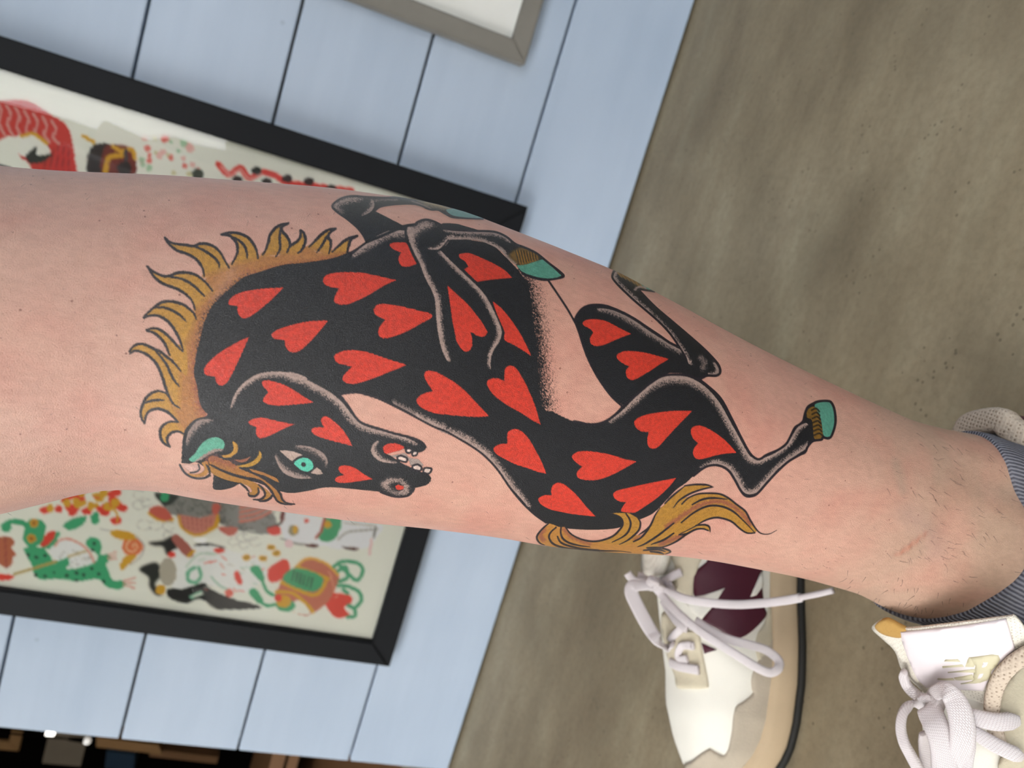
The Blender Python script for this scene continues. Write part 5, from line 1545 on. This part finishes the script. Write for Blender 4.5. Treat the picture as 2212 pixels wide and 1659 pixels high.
# --- the shoe further back, seen from its side
T2d = (-0.909, -0.416)
F = Shoe((-0.0549, 0.5625, 0), T2d)
fs = empty('sneaker', tuple(F.P(0.5, 0, 0)))
tag(fs, 'white and beige sneaker with maroon side mark and loose bow, behind the tattooed leg', 'shoe', 'sneakers on the feet')
up, b_up = build_upper(F, fs, MT['nylon'])
ms, b_ms = build_sole(F, fs, (MT['midsole'], MT['rubber']))
BF = [b_up]
SF = Surf([b_up, b_ms])
collar(F, fs, MT['mesh'], 0.006, [0.03, 0.06, 0.10, 0.15, 0.20, 0.25, 0.30, 0.34, 0.38])
cF = frm(1300, 1150, 3.253)
dF = frm(1400, 1380, 5.53)
g = patch('toe_guard', dF((1470, -30, 1), (1430, 60), (1330, 230), (1240, 430), (1235, 590), (1250, 650), (1150, 740), (1050, 810), (1015, 950), (1000, 1100), (965, 1280), (940, 1350), (890, 1390), (740, 1310, 1), (640, 1370), (530, 1460),
                          (440, 1495, 1), (460, 1560), (540, 1680), (700, 1790), (900, 1830), (1200, 1760), (1340, 1543), (1420, 1250), (1470, 950), (1500, 700), (1515, 480), (1520, 200)),
          BF, 0.0016, 0.0022, MT['suede_g'], fs)
g['label'] = 'greige suede toe guard'
e1 = patch('eyestay', cF((440, 560), (540, 660), (600, 690), (680, 700), (710, 850), (750, 1060), (735, 1095), (620, 1098), (540, 1090), (520, 1000), (480, 900), (455, 800), (430, 680)), BF, 0.0018, 0.0022, MT['suede'], fs)
patch('eyestay', cF((500, 150), (700, 150), (680, 240), (650, 330), (640, 440), (610, 455), (560, 430), (500, 380), (520, 250)), BF, 0.0018, 0.0022, MT['suede'], fs)
mk = patch('side_mark', cF((650, 290), (730, 215), (790, 160), (1130, 160), (1115, 300), (1120, 390), (1135, 520), (1142, 600), (970, 742), (800, 672), (705, 615, 1), (770, 530), (830, 490), (740, 470), (660, 450), (645, 400)), BF, 0.0016, 0.002, MT['maroon'], fs)
mk['label'] = 'maroon leather side mark'
patch('side_mark', cF((705, 778, 1), (808, 825, 1), (725, 852, 1)), BF, 0.0016, 0.002, MT['maroon'], fs, smooth=False, step=5)
patch('mark_inlay', cF((655, 452, 1), (720, 440), (862, 392, 1), (830, 440), (790, 510), (700, 612, 1), (640, 560), (600, 500)), BF, 0.0024, 0.0014, MT['nylon'], fs, smooth=False, step=6)
patch('mark_inlay', cF((1112, 275, 1), (1080, 350), (1035, 455, 1), (1075, 445), (1125, 375, 1)), BF, 0.0024, 0.0014, MT['nylon'], fs, smooth=False, step=6)
patch('side_overlay', cF((1090, 720), (1140, 640), (1160, 560), (1180, 500), (1195, 700), (1215, 900), (1215, 990), (1130, 960), (1080, 830)), BF, 0.0014, 0.002, MT['suede'], fs)
tg = patch('tongue', cF((215, 120), (300, 90), (500, 110), (510, 200), (480, 280), (430, 300), (370, 295), (310, 255), (250, 190)), BF, 0.012, 0.008, MT['terry'], fs)
tg['label'] = 'padded white tongue'
def far_lace(pts, width, thick, lift, hint=(0.1, -0.8, 0.6), tw=None, name='lace'):
    P = [SF.at(*q, lift if np.isscalar(lift) else lift[i]) for i, q in enumerate(cF(pts))]
    return ribbon(name, P, width, thick, MT['lace'], fs, hint=hint, n=6, twist=tw)
far_lace([(370, 345), (430, 385), (500, 430), (600, 470), (780, 497), (960, 507), (1150, 495), (1290, 478), (1400, 458)], 0.0056, 0.0026, [0.012, 0.018, 0.022, 0.026, 0.030, 0.034, 0.044, 0.052, 0.060])
ag = far_lace([(1390, 459), (1500, 437), (1625, 408)], 0.0036, 0.0030, [0.060, 0.068, 0.075], name='aglet')
far_lace([(370, 380), (420, 440), (500, 530), (600, 625), (720, 715), (850, 800), (1000, 895), (1120, 965), (1190, 985), (1240, 955), (1238, 895), (1150, 825), (1020, 785), (900, 755), (780, 700), (660, 620)], 0.0058, 0.0026,
         [0.012, 0.014, 0.016, 0.018, 0.02, 0.022, 0.024, 0.026, 0.027, 0.026, 0.024, 0.022, 0.020, 0.018, 0.015, 0.012])
far_lace([(360, 375), (270, 375), (215, 380), (210, 430), (250, 520), (300, 615), (350, 700), (400, 765), (455, 815), (500, 790)], [0.006, 0.007, 0.009, 0.0095, 0.0095, 0.0095, 0.009, 0.008, 0.006, 0.005], 0.0024, 0.010, hint=(0.6, -0.6, 0.4))
far_lace([(180, 285), (215, 330), (270, 350), (330, 355), (400, 345)], 0.0058, 0.0026, 0.010)
far_lace([(250, 310), (330, 330), (380, 345)], 0.007, 0.0026, 0.007)
far_lace([(390, 345), (450, 335), (510, 300), (560, 280)], 0.0056, 0.0026, [0.012, 0.010, 0.006, 0.004])
far_lace([(400, 370), (450, 400), (500, 380)], 0.008, 0.003, 0.008)
kn = far_lace([(330, 350), (365, 365), (400, 385)], 0.010, 0.007, 0.014, name='lace_knot')
far_lace([(430, 480), (480, 560), (540, 640), (600, 680)], 0.0056, 0.0026, 0.006)
far_lace([(480, 760), (510, 720), (560, 675)], 0.0054, 0.0026, 0.005)
far_lace([(600, 790), (640, 800), (560, 800), (540, 880), (600, 890)], 0.0054, 0.0026, 0.0045)
far_lace([(485, 915), (540, 940), (610, 955), (680, 968)], 0.0066, 0.0030, 0.0045)

# --- the near shoe, mostly out of the picture
T1d = (-0.906, -0.42)
N1 = Shoe((-0.0095, 0.3115, 0), T1d)
ns = empty('sneaker', tuple(N1.P(0.5, 0, 0)))
tag(ns, 'cropped sneaker under the tattooed leg, printed satin tongue label and tied white laces', 'shoe', 'sneakers on the feet')
upn, b_un = build_upper(N1, ns, MT['nylon'])
msn, b_mn = build_sole(N1, ns, (MT['midsole'], MT['rubber']))
# tongue: a padded slab leaning on the shin, slightly cupped
TCn = Vector((-0.1135, 0.2630, 0.0955)) + (Vector((-0.906, -0.42, 0)) * 0.70 + Vector((0, 0, 0.72))) * 0.007
t1 = Vector((T1d[0], T1d[1], 0)).normalized()
nl = Vector((-t1.y, t1.x, 0))
if nl.y > 0:
    nl = -nl
tn = (t1 * 0.70 + Vector((0, 0, 0.72))).normalized()
tu = (Vector((0, 0, 1)) * 0.70 - t1 * 0.72).normalized()
def tongue_pt(u, v):
    return TCn + nl * u + tu * v - tn * (5.5 * u * u + 1.0 * max(0, v) ** 2 - 0.10 * v)
GU, GV = np.linspace(-0.07, 0.07, 29), np.linspace(-0.05, 0.06, 23)
TV = [tongue_pt(u, v) for v in GV for u in GU]
TF = [(j * 29 + i, j * 29 + i + 1, (j + 1) * 29 + i + 1, (j + 1) * 29 + i) for j in range(22) for i in range(28)]
b_tg = tri_bvh(TV, TF)
cN = frm(1800, 1250, 4.056)
dN = frm(1920, 1440, 7.575)
tq = patch('tongue', cN((338, 440), (380, 385), (470, 360), (600, 438), (1000, 402), (1515, 338), (1600, 340), (1700, 500), (1620, 680), (1420, 900), (1330, 1100), (1180, 1110), (900, 1060), (740, 950), (600, 800), (540, 640), (430, 530)), [b_tg], 0.000, 0.0012, MT['terry'], ns, step=9)
tq['label'] = 'padded white terry tongue'
fo = patch('tongue_foam', cN((372, 420), (400, 375), (470, 355), (560, 400), (640, 450), (600, 510), (500, 500), (420, 470)), [b_tg], 0.0008, 0.002, MT['foam'], ns, step=6)
fo['label'] = 'ochre foam lining at the torn tongue edge'
lb = patch('tongue_label', cN((600, 455, 1), (900, 430), (1200, 395), (1515, 345, 1), (1555, 480), (1592, 605, 1), (1480, 720), (1380, 840), (1320, 968), (1050, 955), (900, 930), (830, 945), (760, 880), (680, 720), (615, 540)), [b_tg], 0.0014, 0.0013, MT['satin'], ns, step=8, smooth=False)
lb['label'] = 'white satin label'
for poly in (((990, 685), (1105, 682), (1128, 708), (975, 706)), ((960, 745), (1140, 728), (1160, 752), (1180, 695), (1200, 662), (1262, 700), (1245, 755), (962, 766)), ((945, 800), (1245, 768), (1262, 806), (940, 816)),
             ((920, 850), (1060, 846), (1230, 815), (1252, 862), (1080, 868), (910, 861)), ((1112, 897), (1250, 868), (1330, 880), (1250, 899), (1122, 906))):
    patch('label_print', cN([p + (1,) for p in poly]), [b_tg], 0.0018, 0.0006, MT['logo'], lb, step=8, smooth=False)
patch('label_print', cN((1192, 668, 1), (1400, 640), (1455, 648), (1470, 685), (1440, 745), (1395, 790), (1390, 830), (1350, 875), (1300, 893), (1200, 899, 1), (1230, 860), (1240, 800), (1250, 740, 1)), [b_tg], 0.0018, 0.0006, MT['logo'], lb, step=8, smooth=False)
for poly in (((1325, 700), (1372, 698), (1356, 745), (1305, 752)), ((1285, 800), (1336, 795), (1316, 845), (1267, 850))):
    patch('label_print', cN([p + (1,) for p in poly]), [b_tg], 0.0021, 0.0004, MT['satin'], lb, step=8, smooth=False)
NB_ = [b_un, b_tg]
SN = Surf([b_un, b_tg])
# suede quarter with eyelets and a woven binding along its edge
ey = patch('eyestay', cN((1800, 640), (1700, 700), (1600, 790), (1520, 900), (1450, 1020), (1440, 1180), (1450, 1350), (1500, 1500), (1450, 1640), (1560, 1900), (2000, 2000), (2100, 1300), (2000, 700)), [b_un], 0.0035, 0.004, MT['suede'], ns, step=10)
ey['label'] = 'beige suede eyestay'
bnd = [SN.at(*q, 0.004) for q in cN((1820, 600), (1690, 665), (1580, 740), (1480, 845), (1420, 965), (1392, 1090), (1395, 1220), (1422, 1340), (1450, 1450))]
ribbon('edge_binding', bnd, 0.0060, 0.0052, MT['mesh'], ns, hint=(0.2, -0.6, 0.7), n=6, segs=14)
for x, y in ((1622, 980), (1604, 1232), (1640, 1560)):
    eyelet('eyelet', 1800 + x / 4.056, 1250 + y / 4.056, 0.0016, Surf([b_un]), ns, MT['hole'], (0.1, -0.7, 0.7))
def near_lace(pts, width, thick, lift, hint=(0.1, -0.75, 0.65), tw=None, fr=dN, name='lace'):
    P = [SN.at(*q, lift if np.isscalar(lift) else lift[i]) for i, q in enumerate(fr(pts))]
    return ribbon(name, P, width, thick, MT['lace'], ns, hint=hint, n=7, twist=tw)
near_lace([(1250, 830), (1400, 830), (1600, 880), (1800, 905), (1980, 890), (2100, 870)], [0.006, 0.0066, 0.007, 0.007, 0.0068, 0.004], 0.0038, [0.012, 0.010, 0.009, 0.008, 0.0065, 0.004])
near_lace([(1380, 1060), (1500, 1140), (1700, 1260), (1900, 1360), (2060, 1430), (2150, 1470)], [0.005, 0.0055, 0.006, 0.006, 0.006, 0.0035], 0.0036, [0.010, 0.009, 0.008, 0.007, 0.006, 0.004])
near_lace([(590, 1080), (580, 1200), (590, 1380), (610, 1560), (640, 1760)], 0.0052, 0.0022, 0.010, hint=(0.5, -0.7, 0.4))
near_lace([(1330, 1100), (1330, 1300), (1300, 1500), (1260, 1800)], 0.0042, 0.0024, 0.012)
near_lace([(250, 80), (245, 180), (300, 310), (400, 420), (520, 500), (640, 550), (760, 570)], [0.0024, 0.0042, 0.0048, 0.0052, 0.0054, 0.0054, 0.005], 0.0026, [0.012, 0.013, 0.014, 0.015, 0.015, 0.014, 0.012], hint=(-0.2, -0.5, 0.8))
near_lace([(560, 590), (470, 590), (350, 625), (245, 740), (200, 900), (205, 1080), (260, 1270), (350, 1440), (450, 1620), (560, 1800)], [0.0045, 0.0042, 0.0040, 0.0040, 0.0042, 0.0044, 0.0046, 0.0048, 0.0050, 0.0050], 0.0030, [0.016, 0.020, 0.024, 0.026, 0.026, 0.025, 0.024, 0.022, 0.020, 0.018], hint=(-0.4, -0.6, 0.6))
near_lace([(700, 610), (730, 480), (820, 400), (950, 410), (1060, 520), (1140, 680), (1190, 880), (1210, 1080), (1190, 1300), (1150, 1500), (1100, 1800)], [0.0050, 0.0058, 0.0062, 0.0072, 0.0084, 0.0092, 0.0096, 0.0096, 0.0092, 0.0080, 0.0070], 0.0026,
          [0.014, 0.018, 0.020, 0.021, 0.020, 0.019, 0.018, 0.017, 0.016, 0.015, 0.014], hint=(0.2, -0.7, 0.6), tw=[-70, -50, -30, -10, 0, 0, 0, 0, 0, 0, 0])
near_lace([(600, 590), (650, 660), (700, 800), (770, 960), (840, 1130), (890, 1300), (910, 1480), (920, 1800)], [0.0078, 0.0098, 0.0100, 0.0098, 0.0098, 0.0100, 0.0100, 0.0100], 0.0026, [0.019, 0.023, 0.024, 0.024, 0.023, 0.022, 0.021, 0.020], hint=(0.05, -0.75, 0.65))
near_lace([(560, 640), (640, 600), (760, 590), (850, 640)], 0.0075, 0.0050, 0.017, name='lace_knot')
# heel collar: padded woven roll, maroon heel counter below
hp = [N1.upper_point(a, -N1.cut(a), 0.001) for a in (0.34, 0.28, 0.22, 0.16, 0.10, 0.06, 0.035, 0.02)] + [N1.upper_point(a, N1.cut(a), 0.001) for a in (0.02, 0.035, 0.06, 0.10, 0.16, 0.22, 0.28, 0.34)]
cl = ribbon('collar', hp, 0.0115, 0.0100, MT['mesh'], ns, hint=(0, 0, 1), n=6, segs=16)
cl['label'] = 'padded woven collar'
A_ = np.linspace(0.0, 0.20, 14)
HV, HF = [], []
for a in A_:
    for j in range(25):
        ps = -math.pi / 2 + (math.pi / 2 - N1.cut(a)) * j / 12 if j < 12 else N1.cut(a) + (math.pi / 2 - N1.cut(a)) * (j - 12) / 12
        HV.append(N1.upper_point(a, ps, 0.0022))
for i in range(len(A_) - 1):
    for j in range(24):
        if j == 11 and A_[i] > 0.02:
            continue
        HF.append((i * 25 + j, i * 25 + j + 1, (i + 1) * 25 + j + 1, (i + 1) * 25 + j))
hc = mesh('heel_counter', HV, HF, MT['maroon'], ns)
hc['label'] = 'maroon heel counter'

def wrap_panel(sh, root, name, mat, A, edge, off):
    # overlay that hugs the upper from the sole up to the angle edge(a), on both sides
    V, Fc = [], []
    NJ = 14
    for a in A:
        e = edge(a)
        for sg in (-1, 1):
            for j in range(NJ + 1):
                V.append(sh.upper_point(a, sg * (math.pi / 2 + (e - math.pi / 2) * j / NJ), off))
    row = 2 * (NJ + 1)
    for i in range(len(A) - 1):
        for sg in (0, 1):
            for j in range(NJ):
                q = [i * row + sg * (NJ + 1) + j, i * row + sg * (NJ + 1) + j + 1, (i + 1) * row + sg * (NJ + 1) + j + 1, (i + 1) * row + sg * (NJ + 1) + j]
                Fc.append(q)
    o = mesh(name, V, Fc, mat, root)
    m_ = o.modifiers.new('shell', 'SOLIDIFY')
    m_.thickness = 0.0014
    m_.offset = 0
    return o
tgn = wrap_panel(N1, ns, 'toe_guard', MT['suede_g'], np.linspace(0.60, 0.995, 34), lambda a: float(np.interp(a, [0.60, 0.70, 0.80, 0.86, 0.90, 0.92], [1.45, 1.12, 0.95, 0.62, 0.25, 0.0])), 0.0014)
tgn['label'] = 'greige suede toe guard'
hcf = wrap_panel(F, fs, 'heel_counter', MT['maroon'], np.linspace(0.0, 0.17, 12), lambda a: F.cut(a) + 0.02, 0.0018)
hcf['label'] = 'maroon heel counter'
# ---------------------------------------------------------------- dim shop interior seen past the wall's end
def slab(name, pix, Y, depth, mat, label, cat, group=None):
    """upright board: outline measured on the photograph at distance Y"""
    q = [on_y(x, y, Y) for x, y in pix]
    n = len(q)
    V = [tuple(p) for p in q] + [(p.x, p.y + depth, p.z) for p in q]
    Fc = [tuple(range(n)), tuple(range(2 * n - 1, n - 1, -1))] + [(i, n + i, n + (i + 1) % n, (i + 1) % n) for i in range(n)]
    o = mesh(name, V, Fc, mat, None, False)
    bm = bmesh.new(); bm.from_mesh(o.data)
    bmesh.ops.recalc_face_normals(bm, faces=bm.faces)
    bm.to_mesh(o.data); bm.free()
    return tag(o, label, cat, group) if label else o
IY = 2.2
def crate(name, x0, x1, z0, z1, y0, y1, mat, mat2, label, cat):
    r = empty(name, ((x0 + x1) / 2, (y0 + y1) / 2, z0))
    tag(r, label, cat)
    boxes('side_panel', [((x0, y0, z0), (x0 + 0.018, y1, z1))], mat, r)
    boxes('side_panel', [((x1 - 0.018, y0, z0), (x1, y1, z1))], mat, r)
    boxes('shelf_board', [((x0 + 0.018, y0, z1 - 0.03), (x1 - 0.018, y1, z1))], mat, r)
    boxes('shelf_board', [((x0 + 0.018, y0, (z0 + z1) / 2), (x1 - 0.018, y1, (z0 + z1) / 2 + 0.022))], mat, r)
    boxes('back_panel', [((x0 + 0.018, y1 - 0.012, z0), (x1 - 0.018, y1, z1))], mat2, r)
    return r
slab('door_post', [(208, 1592), (342, 1610), (350, 1630), (208, 1614)], IY, 0.06, MT['tan'], 'tan upright post in the dark room, nearest the wall end', 'post')
slab('shelf_rail', [(326, 1618), (472, 1636), (468, 1650), (322, 1634)], IY + 0.1, 0.04, MT['brown'], 'brown rail in the dark room, below the tan post', 'rail')
c_ = on_y(640, 1640, 1.75)
crate('low_bench', c_.x - 0.35, c_.x + 0.20, 0.0, max(c_.z, 0.12), 1.70, 2.0, MT['brown'], MT['dark'], 'brown low bench in the dark room, nearest the floor', 'bench')
pf = empty('picture_frame', tuple(on_y(10, 1590, 2.4)))
tag(pf, 'small tan picture frame hanging in the dark room', 'picture')
p0 = on_y(34, 1610, 2.4)
rails(pf, p0.x - 0.02, p0.x + 0.30, p0.z - 0.01, p0.z + 0.30, 0.03, 2.4, 2.42, MT['tan'], 0.002)
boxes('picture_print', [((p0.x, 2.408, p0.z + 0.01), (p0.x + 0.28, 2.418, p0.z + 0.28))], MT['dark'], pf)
pb = on_y(142, 1612, 2.3)
boxes_o = boxes('poster', [((pb.x - 0.06, 2.3, pb.z - 0.05), (pb.x + 0.06, 2.306, pb.z + 0.05))], MT['paper'])
tag(boxes_o, 'small aged paper poster standing in the dark room', 'poster')
slab('storage_box', [(230, 1622), (292, 1630), (290, 1665), (226, 1660)], IY + 0.2, 0.12, MT['blue'], 'dark blue box in the dark room beside the tan post', 'box')
for i, (x, y, r, lab) in enumerate(((108, 1583, 0.011, 'brightest small round lamp hanging in the dark room'), (188, 1600, 0.008, 'fainter small round lamp hanging in the dark room'))):
    p = on_y(x, y, 1.9 - 0.25 * i)
    lr = empty('pendant_lamp', tuple(p))
    tag(lr, lab, 'lamp', 'pendant lamps in the shop')
    bm = bmesh.new()
    bmesh.ops.create_icosphere(bm, subdivisions=3, radius=r, matrix=Matrix.Translation(p))
    me = bpy.data.meshes.new('bulb'); bm.to_mesh(me); bm.free()
    link('bulb', me, MT['bulb'] if i == 0 else MT['bulb_dim'], lr)
    bm = bmesh.new()
    bmesh.ops.create_cone(bm, cap_ends=True, segments=12, radius1=r * 0.7, radius2=r * 0.4, depth=0.03, matrix=Matrix.Translation(p + Vector((0, 0, r + 0.012))))
    bmesh.ops.create_cone(bm, cap_ends=True, segments=8, radius1=0.002, radius2=0.002, depth=2.6 - p.z - r, matrix=Matrix.Translation((p.x, p.y, (2.6 + p.z + r) / 2)))
    me = bpy.data.meshes.new('cord'); bm.to_mesh(me); bm.free()
    link('cord', me, MT['dark'], lr)
